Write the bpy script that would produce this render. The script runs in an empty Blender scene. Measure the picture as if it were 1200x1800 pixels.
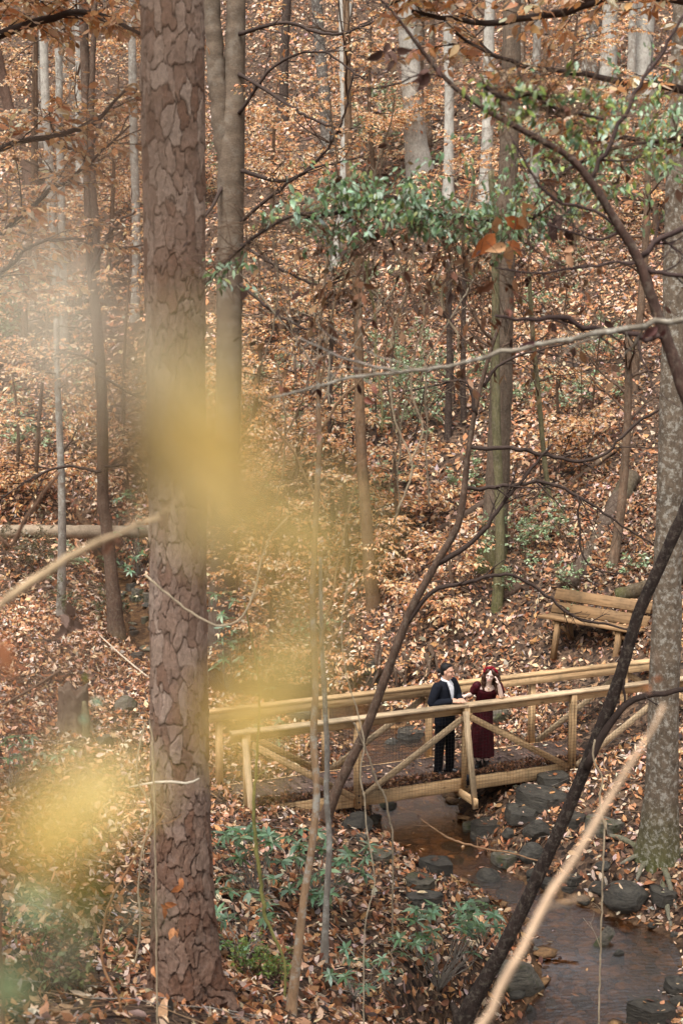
import bpy, bmesh, math, random
import numpy as np
from mathutils import Vector, Matrix
R = math.radians
rng = np.random.default_rng(11)
random.seed(11)
SC = bpy.context.scene
COL = SC.collection

# ------------------------------------------------------------------ camera
CAM = np.array([0.0, 0.0, 6.8])
PITCH = R(-8.0)
FPX = 2500.0                      # focal length in pixels of the 1200x1800 photograph
cam_data = bpy.data.cameras.new('camera')
cam_data.sensor_fit = 'VERTICAL'
cam_data.sensor_height = 36.0
cam_data.sensor_width = 24.0
cam_data.lens = 50.0
cam_data.clip_start = 0.02
cam_data.clip_end = 600.0
cam_data.dof.use_dof = True
cam_data.dof.focus_distance = 18.5
cam_data.dof.aperture_fstop = 2.8
cam_data.dof.aperture_blades = 9
cam = bpy.data.objects.new('camera', cam_data)
cam.location = CAM
cam.rotation_euler = (R(90) + PITCH, 0, 0)
COL.objects.link(cam)
SC.camera = cam

# ------------------------------------------------------------------ sky, sun, exposure
SUN_EL, SUN_AZ = R(62), R(205)    # azimuth measured clockwise from +Y
world = bpy.data.worlds.new('World')
SC.world = world
world.use_nodes = True
wn, wl = world.node_tree.nodes, world.node_tree.links
wn.clear()
sky = wn.new('ShaderNodeTexSky')
sky.sky_type = 'NISHITA'
sky.sun_disc = False
sky.sun_elevation = SUN_EL
sky.sun_rotation = SUN_AZ
sky.air_density = 1.0
sky.dust_density = 6.0
sky.ozone_density = 1.0
hsv = wn.new('ShaderNodeHueSaturation')
hsv.inputs['Saturation'].default_value = 0.22      # overcast: nearly white cloud light
bg = wn.new('ShaderNodeBackground')
bg.inputs['Strength'].default_value = 0.125
wo = wn.new('ShaderNodeOutputWorld')
wl.new(sky.outputs[0], hsv.inputs['Color'])
wl.new(hsv.outputs[0], bg.inputs['Color'])
wl.new(bg.outputs[0], wo.inputs['Surface'])
sun_d = bpy.data.lights.new('sun', 'SUN')
sun_d.energy = 1.5
sun_d.angle = R(12)
sun_d.color = (1.0, 0.96, 0.9)
sun = bpy.data.objects.new('sun', sun_d)
sdir = Vector((math.sin(SUN_AZ) * math.cos(SUN_EL), math.cos(SUN_AZ) * math.cos(SUN_EL), math.sin(SUN_EL)))
sun.rotation_euler = sdir.to_track_quat('Z', 'Y').to_euler()
COL.objects.link(sun)
SC.view_settings.view_transform = 'Standard'
SC.view_settings.look = 'None'
SC.view_settings.exposure = 1.2
SC.view_settings.gamma = 1.0
SC.view_settings.use_curve_mapping = False
SC.render.engine = 'CYCLES'
SC.cycles.use_denoising = True
SC.cycles.max_bounces = 6
SC.cycles.diffuse_bounces = 3
SC.cycles.transparent_max_bounces = 12
SC.cycles.caustics_reflective = False
SC.cycles.caustics_refractive = False

# ------------------------------------------------------------------ geometry helpers
CP, SP = math.cos(PITCH), math.sin(PITCH)
def ray(px, py):
    u, v = (px - 600) / FPX, (900 - py) / FPX
    return np.array([u, CP - v * SP, SP + v * CP])
def at(px, py, y):
    d = ray(px, py)
    return CAM + d * (y / d[1])
def atz(px, py, z):
    d = ray(px, py)
    return CAM + d * ((z - CAM[2]) / d[2])
def ppm(y):
    "pixels of the photograph per metre at distance y"
    return FPX / y

def lin(r, g, b):
    f = lambda c: ((c / 255 + 0.055) / 1.055) ** 2.4 if c > 10 else c / 255 / 12.92
    return np.array([f(r), f(g), f(b)])

def _hash(ix, iy, iz, s):
    n = (ix * 374761393 + iy * 668265263 + iz * 2147483647 + s * 974634541).astype(np.int64)
    n = (n ^ (n >> 13)) * 1274126177
    n = n & 0x7fffffff
    n = (n ^ (n >> 16)) * 60493
    return ((n & 0xffffff) / float(0xffffff))
def noise3(p, s=0):
    "value noise in [-1,1], p is (n,3)"
    p = np.asarray(p, float)
    i = np.floor(p).astype(np.int64)
    f = p - i
    f = f * f * (3 - 2 * f)
    out = 0
    for dx in (0, 1):
        for dy in (0, 1):
            for dz in (0, 1):
                w = (f[:, 0] if dx else 1 - f[:, 0]) * (f[:, 1] if dy else 1 - f[:, 1]) * (f[:, 2] if dz else 1 - f[:, 2])
                out = out + w * _hash(i[:, 0] + dx, i[:, 1] + dy, i[:, 2] + dz, s)
    return out * 2 - 1
def fbm(p, o=3, s=0):
    p = np.asarray(p, float)
    a, t = 1.0, 0
    for k in range(o):
        t = t + a * noise3(p * 2 ** k + 17.3 * k, s + k)
        a *= 0.5
    return t

class Geo:
    "collects vertices, faces (n-gons grouped by size) and vertex colours of ONE mesh"
    def __init__(self):
        self.v, self.f, self.c, self.n = [], [], [], 0
    def add(self, v, f, c=None):
        v = np.asarray(v, float).reshape(-1, 3)
        f = np.asarray(f, np.int64)
        self.v.append(v)
        self.f.append(f + self.n)
        if c is None:
            c = np.ones((len(v), 3)) * 0.5
        c = np.asarray(c, float)
        if c.ndim == 1:
            c = np.tile(c, (len(v), 1))
        self.c.append(c)
        self.n += len(v)
        return self
    def mesh(self, name, off=(0, 0, 0), smooth=True):
        me = bpy.data.meshes.new(name)
        v = np.concatenate(self.v) - np.asarray(off)
        me.vertices.add(len(v))
        me.vertices.foreach_set('co', v.astype(np.float32).ravel())
        loops = np.concatenate([f.ravel() for f in self.f])
        tot = np.concatenate([np.full(len(f), f.shape[1]) for f in self.f])
        start = np.concatenate([[0], np.cumsum(tot)[:-1]])
        me.loops.add(len(loops))
        me.loops.foreach_set('vertex_index', loops.astype(np.int32))
        me.polygons.add(len(tot))
        me.polygons.foreach_set('loop_start', start.astype(np.int32))
        me.polygons.foreach_set('loop_total', tot.astype(np.int32))
        if smooth:
            me.polygons.foreach_set('use_smooth', np.ones(len(tot), bool))
        me.update(calc_edges=True)
        a = me.attributes.new('Col', 'FLOAT_COLOR', 'POINT')
        c = np.concatenate(self.c)
        a.data.foreach_set('color', np.concatenate([c, np.ones((len(c), 1))], 1).astype(np.float32).ravel())
        return me
    def build(self, name, mat, parent=None, smooth=True, kind=None):
        off = np.array(parent.matrix_world.translation if parent is None else ROOT_LOC.get(parent.name, (0, 0, 0))) if parent is not None else np.zeros(3)
        o = bpy.data.objects.new(name, self.mesh(name, off, smooth))
        o.data.materials.append(mat)
        COL.objects.link(o)
        if parent is not None:
            o.parent = parent
            ROOT_LOC[o.name] = off
        if kind:
            o['kind'] = kind
        return o

ROOT_LOC = {}
def thing(name, label, cat, loc=(0, 0, 0), group=None):
    o = bpy.data.objects.new(name, None)
    o.empty_display_size = 0.2
    o.location = [float(c) for c in loc]
    COL.objects.link(o)
    ROOT_LOC[o.name] = np.array(loc, float)
    return tag(o, label, cat, group)
def tag(o, label=None, cat=None, group=None, kind=None):
    if label: o['label'] = label
    if cat: o['category'] = cat
    if group: o['group'] = group
    if kind: o['kind'] = kind
    return o

def norm(a):
    a = np.asarray(a, float)
    return a / (np.linalg.norm(a, axis=-1, keepdims=True) + 1e-12)

def smooth_path(pts, n):
    "Catmull-Rom resampling of a polyline (k,d) into n points"
    P = np.asarray(pts, float)
    if len(P) < 3:
        t = np.linspace(0, 1, n)[:, None]
        return P[0] * (1 - t) + P[-1] * t
    E = np.vstack([2 * P[0] - P[1], P, 2 * P[-1] - P[-2]])
    seg = np.linalg.norm(np.diff(P[:, :3], axis=0), axis=1)
    cum = np.concatenate([[0], np.cumsum(seg)])
    s = np.linspace(0, cum[-1], n)
    k = np.clip(np.searchsorted(cum, s, side='right') - 1, 0, len(P) - 2)
    t = ((s - cum[k]) / np.maximum(seg[k], 1e-9))[:, None]
    p0, p1, p2, p3 = E[k], E[k + 1], E[k + 2], E[k + 3]
    return 0.5 * (2 * p1 + (p2 - p0) * t + (2 * p0 - 5 * p1 + 4 * p2 - p3) * t ** 2 + (3 * p1 - p0 - 3 * p2 + p3) * t ** 3)

def frames(P):
    T = np.gradient(P, axis=0)
    T = norm(T)
    ref = np.array([0, 0, 1.0]) if abs(T[0, 2]) < 0.9 else np.array([1.0, 0, 0])
    N = np.zeros_like(P)
    n = norm(ref - T[0] * (ref @ T[0]))
    for i in range(len(P)):
        n = n - T[i] * (n @ T[i])
        n = n / (np.linalg.norm(n) + 1e-12)
        N[i] = n
    return T, N, np.cross(T, N)

def tube(g, P, rad, n=6, col=None, rough=0.0, cap=True, seed=0, aspect=1.0, rfreq=8.0, zs=1.0):
    "a swept tube; rad per point; rough = relative radial noise"
    P = np.asarray(P, float)
    m = len(P)
    rad = np.broadcast_to(np.asarray(rad, float), (m,)) if np.ndim(rad) <= 1 else rad
    T, N, B = frames(P)
    a = np.linspace(0, 2 * np.pi, n, endpoint=False)
    ring = N[:, None, :] * np.cos(a)[None, :, None] + B[:, None, :] * (np.sin(a) * aspect)[None, :, None]
    rr = np.repeat(rad[:, None], n, 1)
    if rough > 0:
        q = (P[:, None, :] + ring * rr[:, :, None]).reshape(-1, 3)
        rr = rr * (1 + rough * fbm(q * rfreq * np.array([1, 1, zs]), 3, seed).reshape(m, n))
    V = (P[:, None, :] + ring * rr[:, :, None]).reshape(-1, 3)
    i = np.arange(m - 1)[:, None] * n
    j = np.arange(n)[None, :]
    k = (j + 1) % n
    F = np.stack([i + j, i + k, i + n + k, i + n + j], -1).reshape(-1, 4)
    c = None
    if col is not None:
        c = np.asarray(col, float)
        if c.ndim == 2:
            c = np.repeat(c, n, 0)
    g.add(V, F, c)
    if cap:
        for e, flip in ((0, True), (m - 1, False)):
            idx = np.arange(n) + e * n + (g.n - m * n)
            f = idx[::-1] if flip else idx
            g.f.append(f[None, :])
    return g

BOXF = np.array([[0, 3, 2, 1], [4, 5, 6, 7], [0, 1, 5, 4], [1, 2, 6, 5], [2, 3, 7, 6], [3, 0, 4, 7]])
def beam(g, a, b, w, h, up=(0, 0, 1), col=None, bev=0.006, cut=None):
    "a sawn timber from a to b: w across, h along 'up', with chamfered edges"
    a, b = np.asarray(a, float), np.asarray(b, float)
    T = norm(b - a)
    U = np.asarray(up, float)
    U = norm(U - T * (U @ T))
    S = np.cross(T, U)
    hw, hh, e = w / 2, h / 2, bev
    prof = [(-hw + e, -hh), (hw - e, -hh), (hw, -hh + e), (hw, hh - e), (hw - e, hh), (-hw + e, hh), (-hw, hh - e), (-hw, -hh + e)]
    V = [p + S * x + U * y for p in (a, b) for x, y in prof]
    F4 = [[i, (i + 1) % 8, 8 + (i + 1) % 8, 8 + i] for i in range(8)]
    base = g.n
    g.add(V, F4, col)
    g.f.append(np.array([[7, 6, 5, 4, 3, 2, 1, 0]]) + base)
    g.f.append(np.array([[8, 9, 10, 11, 12, 13, 14, 15]]) + base)
    return g

# ------------------------------------------------------------------ leaves (arrays of little folded blades)
def leaf_batch(g, pos, dirs, nrm, L, W, col, detail=2, fold=0.25, curl=0.15):
    """pos (n,3) leaf bases, dirs along the blade, nrm face normals, L,W lengths and widths (n,), col (n,3)
    detail 1: two triangles; 2: six faces with midrib fold and curl"""
    n = len(pos)
    if n == 0:
        return g
    d = norm(dirs)
    s = norm(np.cross(d, nrm))
    k = np.cross(s, d)
    L = np.broadcast_to(L, (n,))[:, None]
    W = np.broadcast_to(W, (n,))[:, None]
    fo = np.broadcast_to(fold, (n,))[:, None]
    cu = np.broadcast_to(curl, (n,))[:, None]
    if detail == 1:
        tmpl = [(0, 0, 0), (-.5, .45, 1), (0, 1, 0), (.5, .45, 1)]
        faces = np.array([[0, 2, 1], [0, 3, 2]])
    else:
        tmpl = [(0, 0, 0), (-.40, .25, 1), (0, .28, 0), (.40, .25, 1), (-.46, .58, 1), (0, .62, 0), (.46, .58, 1), (0, 1, 0)]
        faces = None
    V = []
    for x, y, f in tmpl:
        bend = cu * (y * y) * L
        V.append(pos + s * (x * W) + d * (y * L) + k * (fo * abs(x) * W - bend))
    V = np.stack(V, 1)
    m = len(tmpl)
    base = (np.arange(n) * m)[:, None, None]
    c = np.repeat(col, m, 0)
    n0 = g.n
    if detail == 1:
        g.add(V.reshape(-1, 3), (base + faces[None]).reshape(-1, 3), c)
    else:
        tri = np.array([[0, 2, 1], [0, 3, 2], [4, 5, 7], [5, 6, 7]])
        quad = np.array([[1, 2, 5, 4], [2, 3, 6, 5]])
        g.add(V.reshape(-1, 3), (base + tri[None]).reshape(-1, 3), c)
        g.f.append((base + quad[None]).reshape(-1, 4) + n0)
    return g

# ------------------------------------------------------------------ terrain
STREAM = []     # x, y, water level, half width
for px, py, z, w in [(120, 905, 1.35, .3), (190, 985, .55, .3), (238, 1060, .25, .32), (262, 1130, .05, .35), (380, 1200, -.2, .45), (560, 1235, -.42, .6), (670, 1300, -.62, .7),
                     (722, 1395, -.8, .75), (750, 1455, -.86, .62), (790, 1505, -.92, .5), (880, 1560, -1.0, .38), (990, 1620, -1.08, .62), (1075, 1685, -1.13, .95),
                     (1050, 1745, -1.18, .85), (985, 1800, -1.3, .5), (955, 1890, -1.5, .6), (945, 2050, -1.65, .8)]:
    p = atz(px, py, z)
    STREAM.append((p[0], p[1], z, w))
STREAM.append((3.2, 9.0, -1.9, 1.0))
STREAM.append((5.5, 3.0, -2.4, 1.1))
STREAM.append((8.0, -8.0, -3.0, 1.1))
STREAM = np.array(STREAM)
_sx = smooth_path(np.c_[STREAM[:, 0], STREAM[:, 1], STREAM[:, 1] * 0, STREAM[:, 2], STREAM[:, 3]], 260)
SPL = _sx[:, [0, 1, 3, 4]]

_ctrl = []
def ctrl_px(px, py, z):
    p = atz(px, py, z)
    _ctrl.append((p[0], p[1], z))
def ctrl(x, y, z):
    _ctrl.append((x, y, z))
for c in [(-3, -4, 6.2), (3, -4, 5.6), (-8, -6, 6.9), (8, -6, 3.5), (-1.0, 0, 5.25), (1.2, 0, 4.9), (-5, 0, 5.5), (4, 0, 2.6), (-5, 5, 4.2), (2.6, 5, 1.6), (0, 5, 3.6), (-9, 3, 4.9), (10, 3, -1.0)]:
    ctrl(*c)
ctrl_px(330, 1775, 2.15); ctrl_px(60, 1790, 2.25); ctrl_px(560, 1795, 1.0); ctrl_px(760, 1795, -.35)
ctrl_px(80, 1600, 1.35); ctrl_px(250, 1500, .75); ctrl_px(450, 1650, .5); ctrl_px(600, 1650, .05); ctrl_px(640, 1560, -.2); ctrl_px(450, 1500, .12)
ctrl_px(690, 1480, -.55); ctrl_px(560, 1450, -.15); ctrl_px(430, 1415, .0); ctrl_px(380, 1390, .02); ctrl_px(200, 1330, .1); ctrl_px(40, 1350, .35)
ctrl_px(620, 1415, -.5)
ctrl_px(160, 1250, .15); ctrl_px(40, 1180, .35); ctrl_px(150, 1130, .35); ctrl_px(40, 1040, .75); ctrl_px(60, 960, 1.3); ctrl_px(200, 930, 1.15)
ctrl_px(320, 1180, -.05); ctrl_px(470, 1120, .15); ctrl_px(300, 1000, .8)
ctrl_px(850, 1440, -.6); ctrl_px(930, 1420, -.45); ctrl_px(1050, 1440, -.35); ctrl_px(1120, 1530, -.62); ctrl_px(1190, 1580, -.8); ctrl_px(960, 1500, -.75)
ctrl_px(1080, 1340, .0); ctrl_px(1190, 1330, .12); ctrl_px(1190, 1450, -.25)
ctrl_px(850, 1290, -.2); ctrl_px(960, 1250, .12); ctrl_px(1080, 1250, .22); ctrl_px(800, 1190, .15); ctrl_px(900, 1150, .55); ctrl_px(1050, 1145, .8); ctrl_px(1190, 1150, 1.1)
ctrl_px(720, 1150, .35); ctrl_px(655, 1070, .75); ctrl_px(873, 1072, 1.15); ctrl_px(1050, 1030, 1.75); ctrl_px(868, 985, 2.05); ctrl_px(1180, 1040, 2.05)
# hillside across the creek
for x in (-30, -22, -14, -7, 0, 7, 14, 22, 32, 45):
    side = np.clip((x + 14) / 24.0, 0, 1)
    for y in (36, 46, 58, 72, 90, 112):
        r = 0.9 + 0.47 * (y - 25)
        l = 1.3 + 0.06 * (y - 33) + 0.40 * np.maximum(y - 42, 0)
        z = r * side + l * (1 - side)
        if y > 72: z = z + 0.36 * (y - 72)  # steepened above the frame to keep bright sky out of the creek's reflection
        z += 0.03 * max(0, abs(x) - 14) ** 1.3
        ctrl(x, y, z)
for c in [(12, 22, .9), (12, 28, 3.0), (20, 24, 3.5), (13, 15, -.2), (18, 10, .6), (14, 5, .3), (-12, 12, 3.0), (-12, 20, 1.6), (-18, 26, 2.0), (-12, 28, .9), (-20, 10, 5.0), (-40, 20, 6), (40, 15, 8), (-30, -10, 8), (30, -10, 4), (-12, 33, 1.1)]:
    ctrl(*c)
_C = np.array(_ctrl)
def _tps(P, Q):
    r2 = ((P[:, None, :] - Q[None]) ** 2).sum(-1)
    return np.where(r2 > 1e-9, 0.5 * r2 * np.log(r2 + 1e-12), 0)
_n = len(_C)
_K = _tps(_C[:, :2], _C[:, :2]) + np.eye(_n) * 1.5
_Pm = np.c_[np.ones(_n), _C[:, :2]]
_A = np.block([[_K, _Pm], [_Pm.T, np.zeros((3, 3))]])
_W = np.linalg.solve(_A, np.r_[_C[:, 2], 0, 0, 0])
def h_base(x, y):
    out = np.zeros(len(x))
    for s in range(0, len(x), 20000):
        q = np.c_[x[s:s + 20000], y[s:s + 20000]]
        out[s:s + 20000] = _tps(q, _C[:, :2]) @ _W[:-3] + np.c_[np.ones(len(q)), q] @ _W[-3:]
    return out
def stream_near(x, y):
    d = np.full(len(x), 1e9); z = np.zeros(len(x)); w = np.ones(len(x))
    for s in range(0, len(x), 20000):
        q = np.c_[x[s:s + 20000], y[s:s + 20000]]
        r2 = ((q[:, None, :] - SPL[None, :, :2]) ** 2).sum(-1)
        k = r2.argmin(1)
        d[s:s + 20000] = np.sqrt(r2[np.arange(len(q)), k])
        z[s:s + 20000] = SPL[k, 2]; w[s:s + 20000] = SPL[k, 3]
    return d, z, w
_gx0, _gy0, _gs = -62.0, -22.0, 0.4
_gxs, _gys = np.arange(_gx0, 62.5, _gs), np.arange(_gy0, 127.5, _gs)
_MX, _MY = np.meshgrid(_gxs, _gys)
_HB = h_base(_MX.ravel(), _MY.ravel()).reshape(_MX.shape)
_SD = stream_near(_MX.ravel(), _MY.ravel())[0].reshape(_MX.shape)
def _bil(G, x, y):
    fx = np.clip((x - _gx0) / _gs, 0, len(_gxs) - 1.001)
    fy = np.clip((y - _gy0) / _gs, 0, len(_gys) - 1.001)
    ix, iy = fx.astype(int), fy.astype(int)
    fx, fy = fx - ix, fy - iy
    return (G[iy, ix] * (1 - fx) + G[iy, ix + 1] * fx) * (1 - fy) + (G[iy + 1, ix] * (1 - fx) + G[iy + 1, ix + 1] * fx) * fy
_stream_exact = stream_near
def stream_near(x, y):
    d = _bil(_SD, x, y)
    z, w = np.zeros(len(x)), np.ones(len(x))
    k = d < 3.0
    if k.any():
        d[k], z[k], w[k] = _stream_exact(x[k], y[k])
    return d, z, w
def sstep(a, b, x):
    t = np.clip((x - a) / (b - a), 0, 1)
    return t * t * (3 - 2 * t)
def ground(x, y):
    x, y = np.atleast_1d(np.asarray(x, float)), np.atleast_1d(np.asarray(y, float))
    h = _bil(_HB, x, y)
    q = np.c_[x, y, x * 0]
    h = h + 0.05 * fbm(q * 0.9, 3, 5) + 0.16 * np.clip((y - 24) / 20, 0, 1) * fbm(q * 0.22, 2, 9)
    d, zw, w = stream_near(x, y)
    w = w * (1 + 0.22 * noise3(q * 1.1, 3))
    bank = np.where(d < 3.0, np.maximum(h, zw + 0.10), h)
    t = sstep(w, w + 0.75, d)
    bed = zw - 0.16 + 0.03 * noise3(q * 3, 8)
    edge = sstep(w * 0.72, w, d)
    inner = bed * (1 - edge) + (zw + 0.03) * edge
    return inner * (1 - t) + bank * t
def gz(x, y):
    return float(ground([x], [y])[0])
def hit(px, py, y0=6.0, y1=130.0):
    d = ray(px, py)
    ys = np.geomspace(y0, y1, 500)
    P = CAM + d[None, :] * (ys / d[1])[:, None]
    below = P[:, 2] < ground(P[:, 0], P[:, 1])
    k = int(np.argmax(below)) if below.any() else len(ys) - 1
    k = max(k, 1)
    ys2 = np.linspace(ys[k - 1], ys[k], 12)
    P = CAM + d[None, :] * (ys2 / d[1])[:, None]
    below = P[:, 2] < ground(P[:, 0], P[:, 1])
    k = int(np.argmax(below)) if below.any() else len(ys2) - 1
    p = P[k].copy()
    p[2] = gz(p[0], p[1])
    return p
# ------------------------------------------------------------------ materials
def new_mat(name):
    m = bpy.data.materials.new(name)
    m.use_nodes = True
    nt = m.node_tree
    nt.nodes.clear()
    return m, nt.nodes, nt.links
def N(nodes, t, **kw):
    n = nodes.new(t)
    for k, v in kw.items():
        if k.startswith('_'):
            setattr(n, k[1:], v)
        else:
            n.inputs[k].default_value = v
    return n
def c4(c):
    return (float(c[0]), float(c[1]), float(c[2]), 1.0)
def ramp(nodes, stops):
    r = nodes.new('ShaderNodeValToRGB')
    e = r.color_ramp.elements
    while len(e) < len(stops):
        e.new(0.5)
    for i, (p, c) in enumerate(stops):
        e[i].position = p
        e[i].color = c4(c)
    return r
def mix_rgb(nodes, links, mode, fac, a, b):
    n = nodes.new('ShaderNodeMix')
    n.data_type = 'RGBA'
    n.blend_type = mode
    for sock, val in ((n.inputs[0], fac), (n.inputs[6], a), (n.inputs[7], b)):
        if hasattr(val, 'links') or hasattr(val, 'is_linked'):
            links.new(val, sock)
        elif np.ndim(val) == 0:
            sock.default_value = val
        else:
            sock.default_value = c4(val)
    return n.outputs[2]

def mat_leaf(name, rough=0.6, transl=0.3, spec=0.35, var=0.25, scale=60.0):
    m, n, l = new_mat(name)
    at_ = N(n, 'ShaderNodeAttribute', _attribute_name='Col')
    tc = N(n, 'ShaderNodeTexCoord')
    nz = N(n, 'ShaderNodeTexNoise', Scale=scale, Detail=3.0)
    l.new(tc.outputs['Object'], nz.inputs['Vector'])
    rp = ramp(n, [(0.25, (1 - var,) * 3), (0.75, (1 + var,) * 3)])
    l.new(nz.outputs['Fac'], rp.inputs[0])
    col = mix_rgb(n, l, 'MULTIPLY', 1.0, at_.outputs['Color'], rp.outputs[0])
    p = N(n, 'ShaderNodeBsdfPrincipled', Roughness=rough)
    p.inputs['Specular IOR Level'].default_value = spec
    l.new(col, p.inputs['Base Color'])
    t = N(n, 'ShaderNodeBsdfTranslucent')
    l.new(col, t.inputs['Color'])
    mx = N(n, 'ShaderNodeMixShader')
    mx.inputs[0].default_value = transl
    l.new(p.outputs[0], mx.inputs[1]); l.new(t.outputs[0], mx.inputs[2])
    o = N(n, 'ShaderNodeOutputMaterial')
    l.new(mx.outputs[0], o.inputs['Surface'])
    return m

def mat_bark(name, scale=6.0, stretch=0.3, contrast=0.35, lichen=None, lichen_amt=0.5, lichen_scale=5.0, bump=0.6, rough=0.9, fine=30.0):
    "vertex colour times bark noise, with pale lichen patches"
    m, n, l = new_mat(name)
    at_ = N(n, 'ShaderNodeAttribute', _attribute_name='Col')
    tc = N(n, 'ShaderNodeTexCoord')
    mp = N(n, 'ShaderNodeMapping')
    mp.inputs['Scale'].default_value = (1, 1, stretch)
    l.new(tc.outputs['Object'], mp.inputs['Vector'])
    n1 = N(n, 'ShaderNodeTexNoise', Scale=scale, Detail=6.0, Roughness=0.65)
    n2 = N(n, 'ShaderNodeTexNoise', Scale=fine, Detail=4.0, Roughness=0.7)
    l.new(mp.outputs[0], n1.inputs['Vector']); l.new(mp.outputs[0], n2.inputs['Vector'])
    add = N(n, 'ShaderNodeMath', _operation='ADD')
    l.new(n1.outputs['Fac'], add.inputs[0]); l.new(n2.outputs['Fac'], add.inputs[1])
    half = N(n, 'ShaderNodeMath', _operation='MULTIPLY')
    half.inputs[1].default_value = 0.5
    l.new(add.outputs[0], half.inputs[0])
    rp = ramp(n, [(0.33, (1 - contrast,) * 3), (0.67, (1 + contrast,) * 3)])
    l.new(half.outputs[0], rp.inputs[0])
    col = mix_rgb(n, l, 'MULTIPLY', 1.0, at_.outputs['Color'], rp.outputs[0])
    if lichen is not None:
        n3 = N(n, 'ShaderNodeTexNoise', Scale=lichen_scale, Detail=7.0, Roughness=0.72)
        l.new(tc.outputs['Object'], n3.inputs['Vector'])
        r3 = ramp(n, [(0.50, (0, 0, 0)), (0.62, (lichen_amt,) * 3)])
        l.new(n3.outputs['Fac'], r3.inputs[0])
        col = mix_rgb(n, l, 'MIX', r3.outputs[0], col, lichen)
    p = N(n, 'ShaderNodeBsdfPrincipled', Roughness=rough)
    p.inputs['Specular IOR Level'].default_value = 0.25
    l.new(col, p.inputs['Base Color'])
    b = N(n, 'ShaderNodeBump', Strength=bump, Distance=0.02)
    l.new(half.outputs[0], b.inputs['Height'])
    l.new(b.outputs[0], p.inputs['Normal'])
    o = N(n, 'ShaderNodeOutputMaterial')
    l.new(p.outputs[0], o.inputs['Surface'])
    return m

def mat_wood(name, base, dark, knot=0.5, rough=0.75):
    "sawn timber, grain along local X"
    m, n, l = new_mat(name)
    tc = N(n, 'ShaderNodeTexCoord')
    oi = N(n, 'ShaderNodeObjectInfo')
    mp = N(n, 'ShaderNodeMapping')
    mp.inputs['Scale'].default_value = (0.9, 14, 14)
    sh = N(n, 'ShaderNodeVectorMath', _operation='ADD')
    l.new(tc.outputs['Object'], sh.inputs[0])
    mul = N(n, 'ShaderNodeVectorMath', _operation='SCALE')
    mul.inputs['Scale'].default_value = 37.0
    cx = N(n, 'ShaderNodeCombineXYZ')
    for k in range(3):
        l.new(oi.outputs['Random'], cx.inputs[k])
    l.new(cx.outputs[0], mul.inputs[0]); l.new(mul.outputs[0], sh.inputs[1])
    l.new(sh.outputs[0], mp.inputs['Vector'])
    n1 = N(n, 'ShaderNodeTexNoise', Scale=2.2, Detail=6.0, Roughness=0.65, Distortion=0.4)
    l.new(mp.outputs[0], n1.inputs['Vector'])
    rp = ramp(n, [(0.30, dark), (0.50, base), (0.72, np.asarray(base) * 1.18)])
    l.new(n1.outputs['Fac'], rp.inputs[0])
    # knots
    mk = N(n, 'ShaderNodeMapping')
    mk.inputs['Scale'].default_value = (1.0, 2.4, 2.4)
    l.new(sh.outputs[0], mk.inputs['Vector'])
    vo = N(n, 'ShaderNodeTexVoronoi', Scale=2.3)
    l.new(mk.outputs[0], vo.inputs['Vector'])
    rk = ramp(n, [(0.04, (knot,) * 3), (0.12, (0, 0, 0))])
    l.new(vo.outputs['Distance'], rk.inputs[0])
    col = mix_rgb(n, l, 'MIX', rk.outputs[0], rp.outputs[0], np.asarray(dark) * 0.35)
    # weather stains
    n2 = N(n, 'ShaderNodeTexNoise', Scale=1.7, Detail=5.0, Roughness=0.7)
    l.new(sh.outputs[0], n2.inputs['Vector'])
    r2 = ramp(n, [(0.34, (0.50, 0.51, 0.52)), (0.47, (0.86, 0.84, 0.82)), (0.62, (1.08, 1.04, 1.0))])
    l.new(n2.outputs['Fac'], r2.inputs[0])
    col = mix_rgb(n, l, 'MULTIPLY', 1.0, col, r2.outputs[0])
    # piece to piece tone
    rr = ramp(n, [(0, (0.72, 0.71, 0.70)), (1, (1.12, 1.12, 1.14))])
    l.new(oi.outputs['Random'], rr.inputs[0])
    col = mix_rgb(n, l, 'MULTIPLY', 1.0, col, rr.outputs[0])
    p = N(n, 'ShaderNodeBsdfPrincipled', Roughness=rough)
    p.inputs['Specular IOR Level'].default_value = 0.25
    l.new(col, p.inputs['Base Color'])
    b = N(n, 'ShaderNodeBump', Strength=0.35, Distance=0.01)
    l.new(n1.outputs['Fac'], b.inputs['Height'])
    l.new(b.outputs[0], p.inputs['Normal'])
    o = N(n, 'ShaderNodeOutputMaterial')
    l.new(p.outputs[0], o.inputs['Surface'])
    return m

def mat_plain(name, col, rough=0.7, spec=0.3, noise=0.15, scale=20, metal=0.0, sheen=0.0, bump=0.0):
    m, n, l = new_mat(name)
    tc = N(n, 'ShaderNodeTexCoord')
    nz = N(n, 'ShaderNodeTexNoise', Scale=scale, Detail=4.0)
    l.new(tc.outputs['Object'], nz.inputs['Vector'])
    rp = ramp(n, [(0.3, np.asarray(col) * (1 - noise)), (0.7, np.asarray(col) * (1 + noise))])
    l.new(nz.outputs['Fac'], rp.inputs[0])
    p = N(n, 'ShaderNodeBsdfPrincipled', Roughness=rough, Metallic=metal)
    p.inputs['Specular IOR Level'].default_value = spec
    if sheen:
        p.inputs['Sheen Weight'].default_value = sheen
        p.inputs['Sheen Roughness'].default_value = 0.35
        p.inputs['Sheen Tint'].default_value = c4(np.clip(np.asarray(col) * 6, 0, 1))
    l.new(rp.outputs[0], p.inputs['Base Color'])
    if bump:
        b = N(n, 'ShaderNodeBump', Strength=bump, Distance=0.01)
        l.new(nz.outputs['Fac'], b.inputs['Height'])
        l.new(b.outputs[0], p.inputs['Normal'])
    o = N(n, 'ShaderNodeOutputMaterial')
    l.new(p.outputs[0], o.inputs['Surface'])
    return m

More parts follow.
